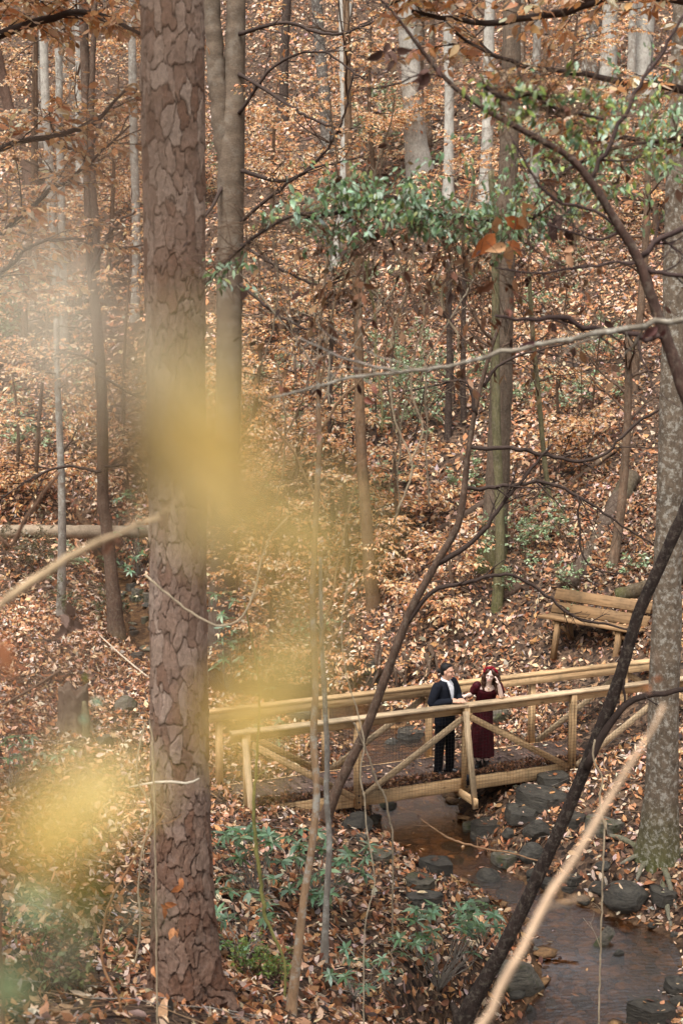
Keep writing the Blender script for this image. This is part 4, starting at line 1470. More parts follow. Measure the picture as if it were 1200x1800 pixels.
colr = colr * (1 - wl_) + red * (1 + .25 * (ID - .5))[..., None] * wl_
ek = np.clip(1 - edge * 1.5, 0, 1)[..., None] * (.92 + .08 * low)[..., None]
colr = colr * (1 + .22 * (ID2 - .5))[..., None]
colr = colr * (1 - ek) + lin(44, 32, 27) * ek
g = Geo()
g.add(V, Fq, np.clip(colr.reshape(-1, 3), .01, .8))
g.build('trunk', M['pine'], pine)
gl, gw = Geo(), Geo()
twp = random.Random(3)
twigs = []
for k in range(46):        # high limbs above the frame, made dense to shade bank and creek
    a = twp.uniform(0, 6.28); z = twp.uniform(10.5, 17.5)
    grow(gw, np.array([PX[-1, 0], PX[-1, 1], z]), np.array([math.cos(a), math.sin(a), .2]), 3.4, .05, 1, twp, twigs, TINT['brown'], 5)
gw.build('branches', M['twig'], pine, kind='stuff')
NEED = np.array([lin(60, 84, 48), lin(78, 100, 58)])
leaves_on(gl, twigs, .26, .04, NEED, np.array([.5, .5]), 1, .1, .28, 1.0)
gl.build('crown', M['green'], pine, kind='stuff', smooth=False)

# ------------------------------------------------------------------ individually placed trees
# pale lichen trunk on the right bank, moss on its foot and roots
t, P2, r2 = tree('thick pale grey lichen-spotted trunk with mossy foot on the right bank', (1152, 1505, 68.9), [(1160, 1400, 58.8), (1166, 1250, 53.8), (1174, 1000, 50.4), (1182, 700, 47.9), (1192, 350, 43.7), (1200, 50, 40.3)], 'bark_lichen', lin(98, 85, 71), moss=1.0, moss_h=1.25, seed=1, height=7, limbs=7, limb_from=.75, n=22, res=.06, rough=.05)
b0 = P2[3]
for k, (px, py, w) in enumerate([(1035, 1462, 18), (1110, 1560, 20), (1190, 1600, 15), (1240, 1500, 20), (1085, 1520, 14), (1188, 1660, 9)]):
    e = hit(px, py)
    g = Geo()
    mid = (b0 + e) / 2; mid[2] = gz(mid[0], mid[1]) + .05
    q3 = b0 * .25 + e * .75; q3[2] = gz(q3[0], q3[1]) + .02
    P = smooth_path([b0 + [0, 0, .05], b0 * .7 + mid * .3 + [0, 0, -.02], mid, q3, e - [0, 0, .03]], 18)
    rr_ = np.interp(np.linspace(0, 1, 18), [0, .25, 1], [.10, .05, .02])
    mo = np.linspace(.9, .2, 18)[:, None]
    tube(g, P, rr_, 8, TINT['grey'] * (1 - mo) + MOSS * mo, .12, seed=k)
    g.build('root', M['bark_brown'], t)

# smooth forked beech right behind the pine
t, P2, r2 = tree('smooth grey beech with forked stem standing just right of the pine', (392, 1150, 52), [(396, 900, 46), (402, 640, 45), (406, 400, 45), (406, 260, 46), (412, 120, 36), (416, 0, 32), (420, -120, 30)], 'bark_smooth', 'beech', seed=2, height=6, n=20, rough=.035, res=.1, name='beech_tree')
add_branch(t, [(407, 380, 22), (400, 300, 30), (390, 220, 33), (379, 110, 31), (371, 0, 29), (364, -140, 26)], hit(396, 1150)[1] - .05, 'bark_smooth', 'beech', kids=0, name='stem_fork', n=16)
yb = hit(396, 1150)[1]
for k, pts in enumerate([[(420, 130, 7), (470, 160, 6), (530, 200, 5), (600, 230, 4)], [(425, 300, 8), (500, 318, 6), (560, 280, 5), (600, 215, 4), (620, 130, 3)], [(424, 390, 7), (470, 350, 6), (540, 300, 4), (640, 275, 3)], [(420, 60, 8), (500, 40, 6), (590, 60, 5), (680, 30, 3)],
                             [(424, 430, 6), (490, 470, 5), (560, 500, 4), (640, 480, 3)], [(422, 500, 6), (500, 560, 5), (580, 590, 4)], [(420, 200, 7), (480, 120, 5), (560, 90, 4), (640, 140, 3)], [(390, 330, 7), (360, 380, 5), (290, 420, 4), (200, 440, 3)]]):
    add_branch(t, [(a, b, w, -1.2 * i / 3) for i, (a, b, w) in enumerate(pts)], yb - .2, 'twig', 'dark', 2, 7, 20 + k, 'branch', .75,
               leaf=dict(size=.10, spacing=.05, detail=1, droop=.35))

# dark leaning tree that crosses in front of the bridge
yV = hit(572, 1442)[1]
t, P2, r2 = tree('crooked dark-barked tree leaning right across the bridge rail', (572, 1442, 25.2), [(592, 1392, 19.6), (622, 1330, 18.2), (648, 1275, 16.8), (682, 1180, 16.1), (720, 1075, 14.7), (768, 985, 13.3), (800, 930, 11.9), (812, 880, 11.9), (822, 800, 9.8), (832, 740, 9.1), (845, 680, 8.4), (868, 600, 6.3), (890, 540, 3.5)], 'bark_brown', lin(86, 68, 56), seed=3, n=14, res=.08, rough=.07)
for k, pts in enumerate([[(712, 1100, 9), (760, 1040, 8), (830, 1022, 7), (890, 1008, 6), (950, 1040, 5), (1010, 1085, 5), (1080, 1100, 4), (1125, 1115, 3)],
                         [(826, 786, 8), (900, 788, 7), (960, 800, 7), (1010, 812, 6), (1060, 800, 5), (1120, 742, 5), (1200, 700, 4)],
                         [(816, 858, 7), (880, 855, 7), (960, 850, 6), (1020, 875, 5), (1080, 915, 4), (1150, 960, 3)],
                         [(836, 730, 8), (826, 690, 6), (815, 670, 5), (770, 675, 4), (700, 690, 3)],
                         [(770, 990, 11), (820, 960, 9), (850, 930, 8), (885, 880, 7), (930, 830, 5), (970, 780, 4)],
                         [(1015, 870, 4), (1018, 930, 4), (1020, 970, 3), (1045, 1000, 3), (1100, 1010, 2)],
                         [(848, 680, 6), (880, 640, 5), (930, 620, 4), (1010, 600, 3)]]):
    add_branch(t, pts, yV, 'twig', 'dark', 1, 9, 40 + k, 'branch', .5)

# dark heavy leaning stem lower right
yW = 14.1
t, P2, r2 = tree('thick dark leaning stem crossing the creek and the right end of the bridge', (820, 1792, 33.6), [(860, 1715, 27.3), (905, 1630, 25.2), (950, 1530, 23.8), (995, 1425, 23.1), (1040, 1310, 22.4), (1080, 1210, 21.7), (1105, 1130, 21.0), (1125, 1070, 21.0), (1165, 985, 21.0), (1205, 895, 20.3), (1260, 760, 21.0)], 'bark_brown', lin(50, 40, 35), seed=4, height=3, y=yW, n=16, res=.06, rough=.06, lift=0)
add_branch(t, [(1030, 1350, 16), (1060, 1290, 15), (1100, 1238, 13), (1140, 1222, 11), (1205, 1212, 10), (1280, 1190, 8)], yW - .05, 'twig', 'dark', 1, 4, 60, twig_len=.3)
add_branch(t, [(1100, 1238, 6), (1095, 1215, 5), (1097, 1195, 4)], yW - .06, 'twig', 'dark', 0, 0, 61)
g = Geo()
gp = hit(800, 1788)
for k, (px, py) in enumerate([(760, 1795), (790, 1740), (840, 1800)]):
    e = hit(px, py)
    g = Geo()
    tube(g, smooth_path([P2[3], (P2[2] + e) / 2, e - [0, 0, .1]], 10), np.linspace(.07, .025, 10), 8, TINT['dark'], .1, seed=k)
    g.build('root', M['bark_brown'], t)

# mid-distance and hillside trunks
tree('tall grey trunk with mossy dark base on the slope above the bridge', (866, 982, 50), [(870, 900, 42), (876, 760, 40), (882, 600, 38), (890, 350, 34), (897, 150, 32), (900, 0, 30)], 'bark_brown', lin(92, 78, 65), moss=.85, moss_h=1.2, seed=5, height=8, limbs=8, limb_from=.7)
tree('slim greenish trunk standing right in front of the mossy-based grey trunk', (873, 1070, 20), [(876, 950, 17), (874, 800, 16), (872, 640, 15), (868, 450, 13), (862, 300, 11)], 'bark_brown', 'green', moss=.8, moss_h=1.0, seed=6, limbs=8, limb_from=.5, limb_len=1.2)
tree('brown leaning trunk with its foot in leaves left of the dark crooked tree', (656, 1066, 25.6), [(646, 960, 21.6), (638, 800, 19.2), (630, 640, 16.8), (622, 450, 14.4), (614, 250, 12.8), (606, 0, 11.2)], 'bark_brown', lin(112, 88, 66), seed=7, height=4, limbs=8, limb_from=.55)
t, _, _ = tree('dark slim double-stemmed trunk left of the pine with mossy foot', (205, 1122, 32), [(196, 1000, 23), (186, 900, 21), (180, 780, 20), (172, 620, 19), (163, 440, 18), (156, 300, 17), (149, 150, 16), (146, 0, 14)], 'bark_brown', lin(84, 66, 54), moss=.7, moss_h=.6, seed=8, height=4, limbs=9, limb_from=.55)
yc = hit(205, 1122)[1]
add_branch(t, [(168, 520, 14), (170, 430, 13), (164, 330, 12), (160, 240, 11), (163, 120, 10), (168, 0, 8)], yc - .15, 'bark_brown', lin(84, 66, 54), 1, 5, 70, 'second_stem')
for k, pts in enumerate([[(150, 280, 6), (190, 200, 5), (240, 160, 4), (262, 100, 3)], [(160, 480, 6), (200, 400, 5), (240, 370, 4)], [(172, 640, 5), (120, 620, 4), (40, 640, 3)], [(178, 830, 5), (120, 820, 5), (60, 838, 4), (0, 880, 3)], [(176, 660, 5), (230, 690, 4), (280, 700, 3)], [(182, 820, 5), (230, 818, 4), (262, 840, 3)]]):
    add_branch(t, pts, yc - .3, 'twig', 'dark', 1, 7, 80 + k, twig_len=.7, leaf=dict(size=.11, spacing=.055, detail=1))
tree('pale slim trunk at far left leaning slightly', (106, 575, 18), [(98, 460, 17), (90, 350, 16), (82, 200, 15), (74, 0, 13)], 'bark_lichen', 'pale', seed=9, height=5, limbs=5, limb_from=.6)
tree('second pale slim trunk beside the leaning pale one at far left', (114, 610, 15), [(110, 450, 14), (106, 250, 13), (100, 60, 12), (92, -60, 11)], 'bark_grey', 'grey', seed=10, height=5, limbs=5, limb_from=.5)
tree('grey thin stem rising in front of the fallen log at left', (110, 1085, 17), [(108, 950, 15), (106, 820, 13), (104, 700, 11), (100, 560, 9)], 'bark_grey', 'grey', seed=11, limbs=8, limb_from=.5, limb_len=1.0)
tree('brown broken trunk leaning left on the far left slope', (62, 350, 24), [(50, 300, 22), (30, 240, 20), (12, 170, 18), (-10, 60, 16)], 'bark_brown', lin(92, 70, 58), seed=12, height=3)
tree('mottled dark trunk with white lichen near the top centre', (577, 265, 22), [(570, 170, 20), (562, 80, 19), (556, 0, 18)], 'bark_lichen', lin(84, 76, 70), seed=13, height=6, limbs=6, limb_from=.5)
tree('dark brown trunk left of the lichen-mottled one at top centre', (497, 215, 18), [(499, 130, 16), (502, 50, 15), (505, -30, 14)], 'bark_brown', 'dark', seed=14, height=6, limbs=6, limb_from=.5)
tree('broad pale trunk with light lichen on the upper slope above the ivy', (738, 302, 40), [(730, 240, 36), (724, 160, 34), (716, 60, 32), (712, -20, 30)], 'bark_lichen', 'pale', seed=15, height=7, limbs=6, limb_from=.5)
tree('thin straight grey trunk right of the broad pale one', (788, 345, 19), [(789, 250, 17), (788, 120, 16), (786, 0, 15)], 'bark_grey', 'pale', seed=16, height=6, limbs=6, limb_from=.5)
tree('straight pale trunk between the thin grey one and the tall mossy-based one', (852, 350, 22), [(855, 260, 20), (858, 150, 19), (860, 20, 17)], 'bark_lichen', 'pale', seed=17, height=6, limbs=6, limb_from=.5)
tree('slender grey trunk right of the tall mossy-based trunk at mid height', (937, 345, 18), [(940, 250, 16), (942, 150, 15), (944, 30, 13)], 'bark_grey', 'grey', seed=18, height=6, limbs=6, limb_from=.5)
tree('dark trunk at the top right beside two pale ones', (1036, 130, 28), [(1040, 80, 27), (1043, 30, 26), (1046, -20, 25)], 'bark_grey', lin(88, 76, 66), seed=19, height=8, limbs=6, limb_from=.4)
tree('pale grey trunk just right of the dark one at the top right', (1066, 150, 28), [(1069, 90, 27), (1072, 30, 26), (1074, -20, 25)], 'bark_lichen', 'pale', seed=20, height=8, limbs=6, limb_from=.4)
tree('broad pale trunk nearest the right edge at the top', (1126, 165, 34), [(1130, 100, 33), (1134, 30, 31), (1136, -20, 30)], 'bark_lichen', 'pale', seed=21, height=8, limbs=6, limb_from=.4)
tree('brown slim trunk on the right slope below the near forked limb', (1112, 690, 16), [(1122, 600, 14), (1130, 480, 13), (1136, 350, 12), (1140, 200, 10)], 'bark_brown', 'brown', seed=22, limbs=8, limb_from=.4, limb_len=1.2)
tree('slim brown trunk beside the fallen trunk on the right slope', (1080, 990, 18), [(1092, 900, 16), (1098, 800, 15), (1102, 680, 13), (1104, 560, 11)], 'bark_brown', 'brown', seed=23, limbs=8, limb_from=.4, limb_len=1.2)
tree('thin leaning greenish sapling right of the mossy-based trunk', (966, 880, 10), [(955, 800, 9), (945, 700, 9), (936, 600, 8), (930, 480, 7)], 'bark_brown', 'green', seed=24, limbs=7, limb_from=.4, limb_len=1.0)
tree('dark thin trunk among the hollies left of the crooked tree top', (786, 770, 13), [(787, 680, 12), (789, 580, 11), (790, 460, 10)], 'bark_brown', 'dark', seed=25, limbs=6, limb_from=.4, limb_len=1.2)
tree('thin dark trunk seen between the ivy and the hollies', (812, 745, 11), [(812, 660, 10), (815, 560, 9), (818, 450, 8)], 'bark_brown', 'dark', seed=26, limbs=5, limb_from=.4, limb_len=1.2)
tree('thin dark sapling left of the leaning brown trunk', (585, 935, 9), [(582, 820, 8), (580, 700, 8), (583, 560, 7)], 'bark_brown', 'dark', seed=27, limbs=7, limb_from=.3, limb_len=1.2)
tree('grey trunk rising right of the forked beech through dead leaves', (588, 470, 17), [(600, 380, 16), (606, 250, 15), (604, 100, 14), (602, 0, 13)], 'bark_grey', 'pale', seed=28, height=5, limbs=6, limb_from=.5)
tree('dim grey trunk low between the twin pale trunks and the pine', (238, 560, 16), [(240, 430, 15), (236, 250, 14), (232, 60, 13)], 'bark_grey', 'grey', seed=29, height=5, limbs=5, limb_from=.5)

# saplings in front
yU = hit(514, 1785)[1]
t, _, _ = tree('light brown crooked sapling rising before the left half of the bridge', (514, 1785, 22), [(524, 1680, 17), (534, 1580, 15), (548, 1480, 14), (555, 1390, 13), (549, 1300, 13), (553, 1200, 12), (549, 1060, 11), (556, 900, 10), (562, 780, 9), (560, 660, 7), (570, 500, 5), (590, 360, 4)], 'bark_grey', 'tan', seed=30, n=10, res=.08, name='sapling')
for k, pts in enumerate([[(560, 760, 5), (600, 700, 4), (640, 660, 4), (700, 560, 3)], [(556, 880, 4), (520, 800, 4), (470, 740, 3)], [(553, 1180, 4), (580, 1060, 4), (600, 960, 3), (625, 840, 2)], [(562, 700, 5), (575, 600, 4), (600, 500, 4), (660, 420, 3)]]):
    add_branch(t, pts, yU, 'twig', 'tan', 1, 4, 90 + k, twig_len=.35)
tree('thin grey sapling just right of the light brown crooked one', (570, 1690, 16), [(572, 1600, 12), (577, 1480, 11), (572, 1400, 10), (574, 1330, 10), (571, 1240, 9), (566, 1120, 8), (564, 980, 6)], 'bark_grey', 'grey', seed=31, n=10, res=.08, name='sapling', limbs=4, limb_from=.6, limb_len=.5, limb_lev=1)

# bare saplings scattered over the far bank
rf = random.Random(21)
for k in range(26):
    px, py = rf.uniform(430, 1190), rf.uniform(560, 1050)
    if 940 < px < 1140 and py > 980: continue
    b = hit(px, py)
    t = thing('sapling', 'thin bare dark sapling on the leafy far bank', 'tree', b, 'bare saplings on the far bank')
    H = rf.uniform(1.8, 4.5)
    g = Geo()
    P = branch_path(b - np.array([0, 0, .1]), np.array([rf.gauss(0, .15), rf.gauss(0, .15), 1]), H, rf, 9, .07, .02)
    tube(g, smooth_path(P, 20), np.linspace(rf.uniform(.012, .03), .004, 20), 6, TINT[rf.choice(('dark', 'brown', 'dark'))], .06, seed=k)
    g.build('trunk', M['twig'], t)
    g, tw = Geo(), []
    for q in range(8):
        i = rf.randint(2, 7)
        a = rf.uniform(0, 6.28)
        grow(g, P[i], np.array([math.cos(a), math.sin(a), rf.uniform(.1, .9)]), rf.uniform(.5, 1.4), .007, 1, rf, tw, TINT['dark'], 3, .14, n=5)
    g.build('branches', M['twig'], t, kind='stuff')

# far trees high on the slope
rf = random.Random(9)
cnt = 0
while cnt < 30:
    y = rf.uniform(50, 92); x = rf.uniform(-.26, .26) * y * 1.1
    z = gz(x, y)
    cnt += 1
    b = np.array([x, y, z])
    t = thing('bare_tree', 'bare grey trunk far up the wooded slope', 'tree', b, 'trees far up the slope')
    r0 = rf.uniform(.10, .24); H = rf.uniform(13, 19)
    lx, ly = rf.gauss(0, .6), rf.gauss(0, .5)
    P = np.array([b - [0, 0, .3], b + [lx * .1, ly * .1, H * .2], b + [lx * .5, ly * .5, H * .55], b + [lx, ly, H]])
    g = Geo()
    P2, r2 = trunk_mesh(g, P, np.array([r0, r0 * .95, r0 * .7, r0 * .15]), rf, TINT[rf.choice(('grey', 'pale', 'pale', 'brown'))], 8, .05, .3, 0, .3, cnt, .7)
    g.build('trunk', M[rf.choice(('bark_grey', 'bark_lichen'))], t)
    gw, tw = Geo(), []
    for k in range(9):
        i = int(rf.uniform(.35, .97) * (len(P2) - 1)); a = rf.uniform(0, 6.28)
        grow(gw, P2[i], np.array([math.cos(a), math.sin(a), .7]), rf.uniform(1.5, 3.2), r2[i] * .4, 2, rf, tw, TINT['brown'], 3, n=5)
    gw.build('branches', M['twig'], t, kind='stuff')
# ------------------------------------------------------------------ fallen twigs among the leaves
g = Geo(); rf = random.Random(31)
for k in range(1300):
    y = 7 + 33 * rf.random() ** 1.3; x = rf.uniform(-1, 1) * (.26 * y + 1)
    if stream_near(np.array([x]), np.array([y]))[0][0] < .9: continue
    a = rf.uniform(0, 6.28); L = rf.uniform(.15, .9)
    e = np.array([x + math.cos(a) * L, y + math.sin(a) * L])
    m_ = np.array([(x + e[0]) / 2 + rf.gauss(0, .04), (y + e[1]) / 2 + rf.gauss(0, .04)])
    Z = ground([x, m_[0], e[0]], [y, m_[1], e[1]])
    tube(g, np.array([[x, y, Z[0] + .03], [m_[0], m_[1], Z[1] + .05 + rf.random() * .03], [e[0], e[1], Z[2] + .03 + rf.random() * .08]]), [.006 * rf.uniform(.4, 1.6), .004, .002], 4, TINT[rf.choice(('dark', 'brown', 'grey', 'tan'))], cap=False)
tag(g.build('fallen_twigs', M['twig']), 'thin fallen twigs lying among the leaves', 'twigs', kind='stuff')

# ------------------------------------------------------------------ young beeches with dead leaves
beech('young beech with rusty leaves filling the upper left slope', (40, 640), (60, 60), 12, 34, (1.4, 3.2), .105, .06, 1)
beech('young beech with layered tan leaves in the left middle distance', (60, 905), (90, 470), 9, 30, (1.2, 2.4), .10, .055, 2)
beech('young beech with orange leaves between the dark double trunk and the pine', (226, 880), (232, 430), 9, 28, (1.0, 2.2), .10, .055, 3)
beech('small beech with orange leaves high between left trunks', (190, 520), (210, 120), 10, 32, (1.4, 3.0), .115, .065, 4)
beech('young beech with bright orange leaves right of the forked beech', (500, 640), (490, 60), 11, 42, (1.4, 3.0), .105, .06, 5)
beech('young beech with dense orange leaves in the centre behind the saplings', (520, 900), (505, 480), 9, 38, (1.2, 2.4), .10, .055, 6)
beech('young beech with amber leaves at centre beside the leaning brown trunk', (610, 1010), (600, 640), 8, 34, (1.0, 2.0), .095, .05, 7)
beech('young beech with tan leaves on the slope left of the crooked tree', (700, 985), (690, 740), 8, 34, (1.0, 2.1), .095, .05, 8)
beech('low beech with pale leaves by the root mound behind the bridge', (620, 1215), (640, 1090), 6, 16, (.5, 1.0), .09, .045, 9)
beech('low beech with pale leaves arching over the root hollow behind the bridge', (712, 1225), (712, 1140), 5, 12, (.4, .9), .09, .045, 10)
beech('young beech with tan leaves on the slope between mossy trunk and crooked tree', (800, 1075), (790, 900), 7, 26, (.8, 1.6), .09, .05, 11)
beech('young beech with orange leaves on the right slope above the bench', (990, 820), (985, 560), 7, 26, (1.0, 2.0), .10, .055, 12)
beech('young beech with pale orange leaves at the top right slope', (1010, 300), (1015, 20), 12, 36, (1.6, 3.4), .125, .07, 13)
beech('young beech with orange leaves at the right edge of the upper slope', (1150, 400), (1155, 120), 10, 30, (1.4, 3.0), .12, .07, 14)
beech('young beech with faded leaves at the top centre', (660, 330), (655, -20), 10, 34, (1.6, 3.2), .12, .07, 15)
beech('young beech with tan leaves right of the pale upper trunks', (820, 520), (830, 240), 9, 28, (1.2, 2.6), .11, .06, 16)
beech('young beech with rust leaves low on the left slope above the log', (30, 870), (20, 640), 8, 26, (1.2, 2.4), .105, .06, 17)
beech('beech thicket with orange leaves left of the ivy bank', (440, 780), (450, 380), 9, 36, (1.2, 2.6), .10, .055, 18)
beech('far beech with pale leaves near the top left corner', (60, 330), (60, -60), 14, 36, (2.0, 4.0), .14, .08, 19)
beech('far beech with pale leaves behind the pine at the top', (270, 380), (280, -40), 14, 36, (2.0, 4.0), .14, .08, 20)

# leafy limb hanging into the top left corner, from a beech standing outside the frame
def limb_tree(label, trunk_pts, y, branches, leaf, leaf_kw, seed, tint='dark', mat='bark_brown', name='beech_tree', cat='tree', side=8, spl=(.4, .9), detail=2):
    P, r = px_path(trunk_pts, y)
    gb = gz(P[0, 0], P[0, 1])
    P[0, 2] = gb - .2
    b = np.array([P[0, 0], P[0, 1], gb])
    t = thing(name, label, cat, b)
    rnd = random.Random(seed)
    g = Geo()
    trunk_mesh(g, P, r, rnd, TINT[tint] if isinstance(tint, str) else tint, 12, .06, .3, 0, .3, seed, .12)
    g.build('trunk', M[mat], t)
    gl, gw = Geo(), Geo()
    for k, pts in enumerate(branches):
        o, P2, tw = add_branch(t, pts, y, 'twig', tint, 0, 0, seed + k)
        if leaf:
            for q in range(side):
                i = rnd.randint(2, len(P2) - 2)
                T = norm(P2[i + 1] - P2[i])
                d = turn(T, rnd.uniform(.4, 1.0), rnd, .5)
                beech_spray(gw, gl, P2[i], d, rnd.uniform(*spl), rnd, leaf, leaf_kw, TINT['dark'], detail)
    if leaf:
        gw.build('twigs', M['twig'], t, kind='stuff')
        gl.build('crown', M['beech'], t, kind='stuff', smooth=False)
    return t
limb_tree('near beech limb with dark twigs and orange leaves in the top left corner', [(-260, 1500, 60), (-220, 900, 50), (-200, 300, 46), (-190, -200, 40)], 12.0,
          [[(-200, 200, 22), (-60, 90, 18), (60, 40, 14), (150, 20, 10), (250, 60, 6)], [(-200, 380, 20), (-60, 280, 14), (60, 245, 10), (160, 220, 8), (220, 160, 4)], [(-200, 480, 16), (-40, 440, 10), (60, 360, 8), (140, 300, 6), (230, 220, 3)],
           [(-200, 60, 22), (-40, 10, 16), (90, -30, 12), (220, -10, 8), (300, 30, 4)], [(-200, 620, 14), (-40, 520, 8), (60, 430, 6), (150, 420, 4)]], .085, .042, 301, side=17, spl=(.35, .85))
limb_tree('near beech limb with large orange leaves across the top right', [(1420, 1300, 70), (1400, 700, 60), (1390, 100, 56), (1380, -300, 50)], 10.0,
          [[(1390, 60, 30), (1250, 10, 24), (1120, -10, 18), (980, 20, 14), (850, 40, 10), (720, 20, 6)], [(1390, 240, 24), (1260, 170, 18), (1150, 150, 12), (1020, 130, 9), (900, 110, 7), (800, 60, 4)],
           [(1390, 330, 20), (1250, 260, 14), (1140, 250, 10), (1040, 230, 7), (960, 190, 4)], [(1390, -60, 24), (1200, -90, 16), (1000, -60, 12), (800, -40, 8), (680, 10, 5)]], .085, .05, 321, side=20, spl=(.3, .75))

# ------------------------------------------------------------------ near dark forked limb on the right, lichen bough, other near stems
y = 7.6
P0 = [(1330, 1500, 40), (1290, 1100, 34), (1240, 800, 30), (1200, 680, 25), (1172, 600, 21), (1145, 520, 19), (1122, 455, 18), (1090, 400, 16), (1060, 350, 15), (1038, 318, 14), (1000, 275, 12), (930, 235, 11), (850, 190, 9), (780, 135, 8), (690, 20, 5)]
P, r = px_path(P0, y)
P[0, 2] = gz(P[0, 0], P[0, 1]) - .2
t = thing('sapling', 'near dark forked sapling limb slanting through the upper right', 'tree', P[0])
g = Geo(); rnd = random.Random(8)
trunk_mesh(g, P, r, rnd, lin(72, 54, 46), 10, .06, .2, 0, .3, 8, .06)
g.build('trunk', M['bark_brown'], t)
for k, pts in enumerate([[(1038, 318, 9), (1062, 275, 9), (1078, 235, 8), (1095, 205, 8), (1115, 165, 7), (1150, 110, 6), (1205, 20, 5)], [(1122, 455, 12), (1150, 430, 10), (1180, 408, 10), (1230, 390, 9)],
                         [(870, 555, 5), (930, 562, 7), (985, 555, 9), (1003, 566, 9), (1050, 576, 9), (1110, 586, 9), (1172, 598, 10)], [(1090, 400, 7), (1040, 370, 6), (960, 340, 5), (900, 240, 3)], [(1125, 465, 8), (1160, 478, 8), (1210, 486, 8)],
                         [(1122, 460, 6), (1080, 462, 5), (1020, 470, 5), (940, 480, 4), (870, 470, 3)], [(690, 20, 4), (670, 0, 4), (640, -30, 3)], [(780, 135, 4), (740, 130, 3), (690, 150, 3), (620, 160, 2)],
                         [(1090, 405, 6), (1045, 425, 5), (1010, 410, 4), (960, 395, 3)]]):
    add_branch(t, pts, y, 'twig', lin(66, 52, 48), 1, 5, 120 + k, twig_len=.28, res=.05)
y = 6.0
P, r = px_path([(1420, 1600, 50), (1380, 1000, 44), (1330, 600, 36), (1320, 200, 30), (1310, -100, 24)], y)
P[0, 2] = gz(P[0, 0], P[0, 1]) - .2
t = thing('sapling', 'pale lichen-covered bough reaching level across the middle right', 'tree', P[0])
g = Geo(); trunk_mesh(g, P, r, rnd, TINT['grey'], 10, .06, .2, 0, .3, 9, .1); g.build('trunk', M['bark_lichen'], t)
add_branch(t, [(1330, 545, 15.0), (1200, 562, 11.2), (1130, 572, 10.5), (1060, 585, 10.5), (1000, 596, 9.8), (930, 608, 9.0), (850, 628, 7.5), (760, 648, 6.8), (680, 658, 6.0), (600, 668, 5.2), (520, 690, 3.8), (470, 700, 2.2)], y, 'bark_lichen', lin(116, 107, 94), 1, 6, 140, twig_len=.3, res=.05)
add_branch(t, [(700, 655, 4), (640, 640, 4), (580, 620, 3), (520, 590, 2)], y, 'twig', 'grey', 1, 3, 141, twig_len=.2, res=.05)

def stem(label, pts, y, mat, tint, seed, name='bare_shoot', cat='stem', kids=3, twig=.2, root=None, n=8):
    "a thin near stem or vine; the first point is taken down to the ground unless root is given"
    P, r = px_path(pts, y)
    yy = np.array([y + (q[3] if len(q) > 3 else 0) for q in pts])
    if root is None:
        gp = np.array([P[0, 0], P[0, 1], gz(P[0, 0], P[0, 1]) - .05])
        if P[0, 2] > gp[2] + .1:
            P = np.vstack([gp, P]); r = np.r_[r[0], r]
    t = thing(name, label, cat, [P[0, 0], P[0, 1], P[0, 2]])
    g = Geo(); rnd = random.Random(seed)
    L = np.linalg.norm(np.diff(P, axis=0), axis=1).sum()
    q = smooth_path(np.c_[P, r], int(np.clip(L / .04, 10, 80)))
    P2, r2 = q[:, :3], np.maximum(q[:, 3], .0008)
    P2 = P2 + .3 * r2[:, None] * np.array([[rnd.gauss(0, 1) for _ in range(3)] for _ in P2])
    tn = TINT[tint] if isinstance(tint, str) else tint
    tube(g, P2, r2, n, bark_cols(P2, tn, rnd), .06, True, seed, rfreq=30)
    g.build('stem', M[mat], t)
    g = Geo(); tw = []
    for k in range(kids):
        i = rnd.randint(len(P2) // 3, len(P2) - 2)
        grow(g, P2[i], turn(norm(P2[i + 1] - P2[i]), rnd.uniform(.4, .9), rnd), twig * rnd.uniform(.5, 1.3), r2[i] * .5, 1, rnd, tw, tn, 2, n=5)
    if kids:
        g.build('twigs', M[mat], t, kind='stuff')
    return t, P2, tw
stem('blurred tan bare stem slanting up across the creek at lower right', [(760, 1990, 18.7), (850, 1800, 16.6), (905, 1690, 15.8), (960, 1590, 15.1), (1010, 1505, 13.7), (1060, 1420, 12.2), (1105, 1345, 10.8), (1140, 1290, 7.9), (1168, 1240, 5.0)], 2.3, 'twig', lin(186, 158, 130), 401, kids=2, twig=.12)
stem('blurred tan stem slanting in from the left edge', [(-420, 1330, 20), (-200, 1180, 18), (0, 1062, 16), (60, 1018, 16), (115, 982, 15), (165, 955, 13), (200, 944, 10), (240, 925, 7), (280, 912, 5)], 2.8, 'twig', lin(172, 148, 116), 402, kids=3, twig=.12)
stem('looping pale vine hanging right of the pine', [(255, 1010, 4), (330, 1072, 4), (385, 1100, 4), (425, 1085, 4), (448, 1035, 4), (458, 990, 4), (475, 945, 3), (505, 910, 3)], 8.0, 'twig', lin(186, 168, 140), 403, 'vine', 'vine', 0, root=True, n=6)
stem('yellow-green briar stem arching before the left bridge end', [(500, 1690, 5), (482, 1650, 6), (466, 1605, 7), (460, 1560, 7), (450, 1480, 7), (446, 1410, 6), (452, 1330, 5), (455, 1200, 4), (430, 1060, 3)], 11.5, 'twig', lin(136, 132, 78), 404, 'vine', 'vine', 2, n=6)
stem('pale dry vine hanging in front of the left bank by the bridge', [(640, 1650, 2.4), (655, 1570, 2.4), (658, 1540, 2.4), (645, 1460, 2.4), (640, 1400, 2.4), (632, 1360, 3.0), (640, 1310, 2.4), (628, 1250, 2.4), (610, 1190, 1.8), (600, 1100, 1.8), (620, 980, 1.8)], 9.5, 'twig', lin(158, 144, 122), 405, 'vine', 'vine', 3, n=6)
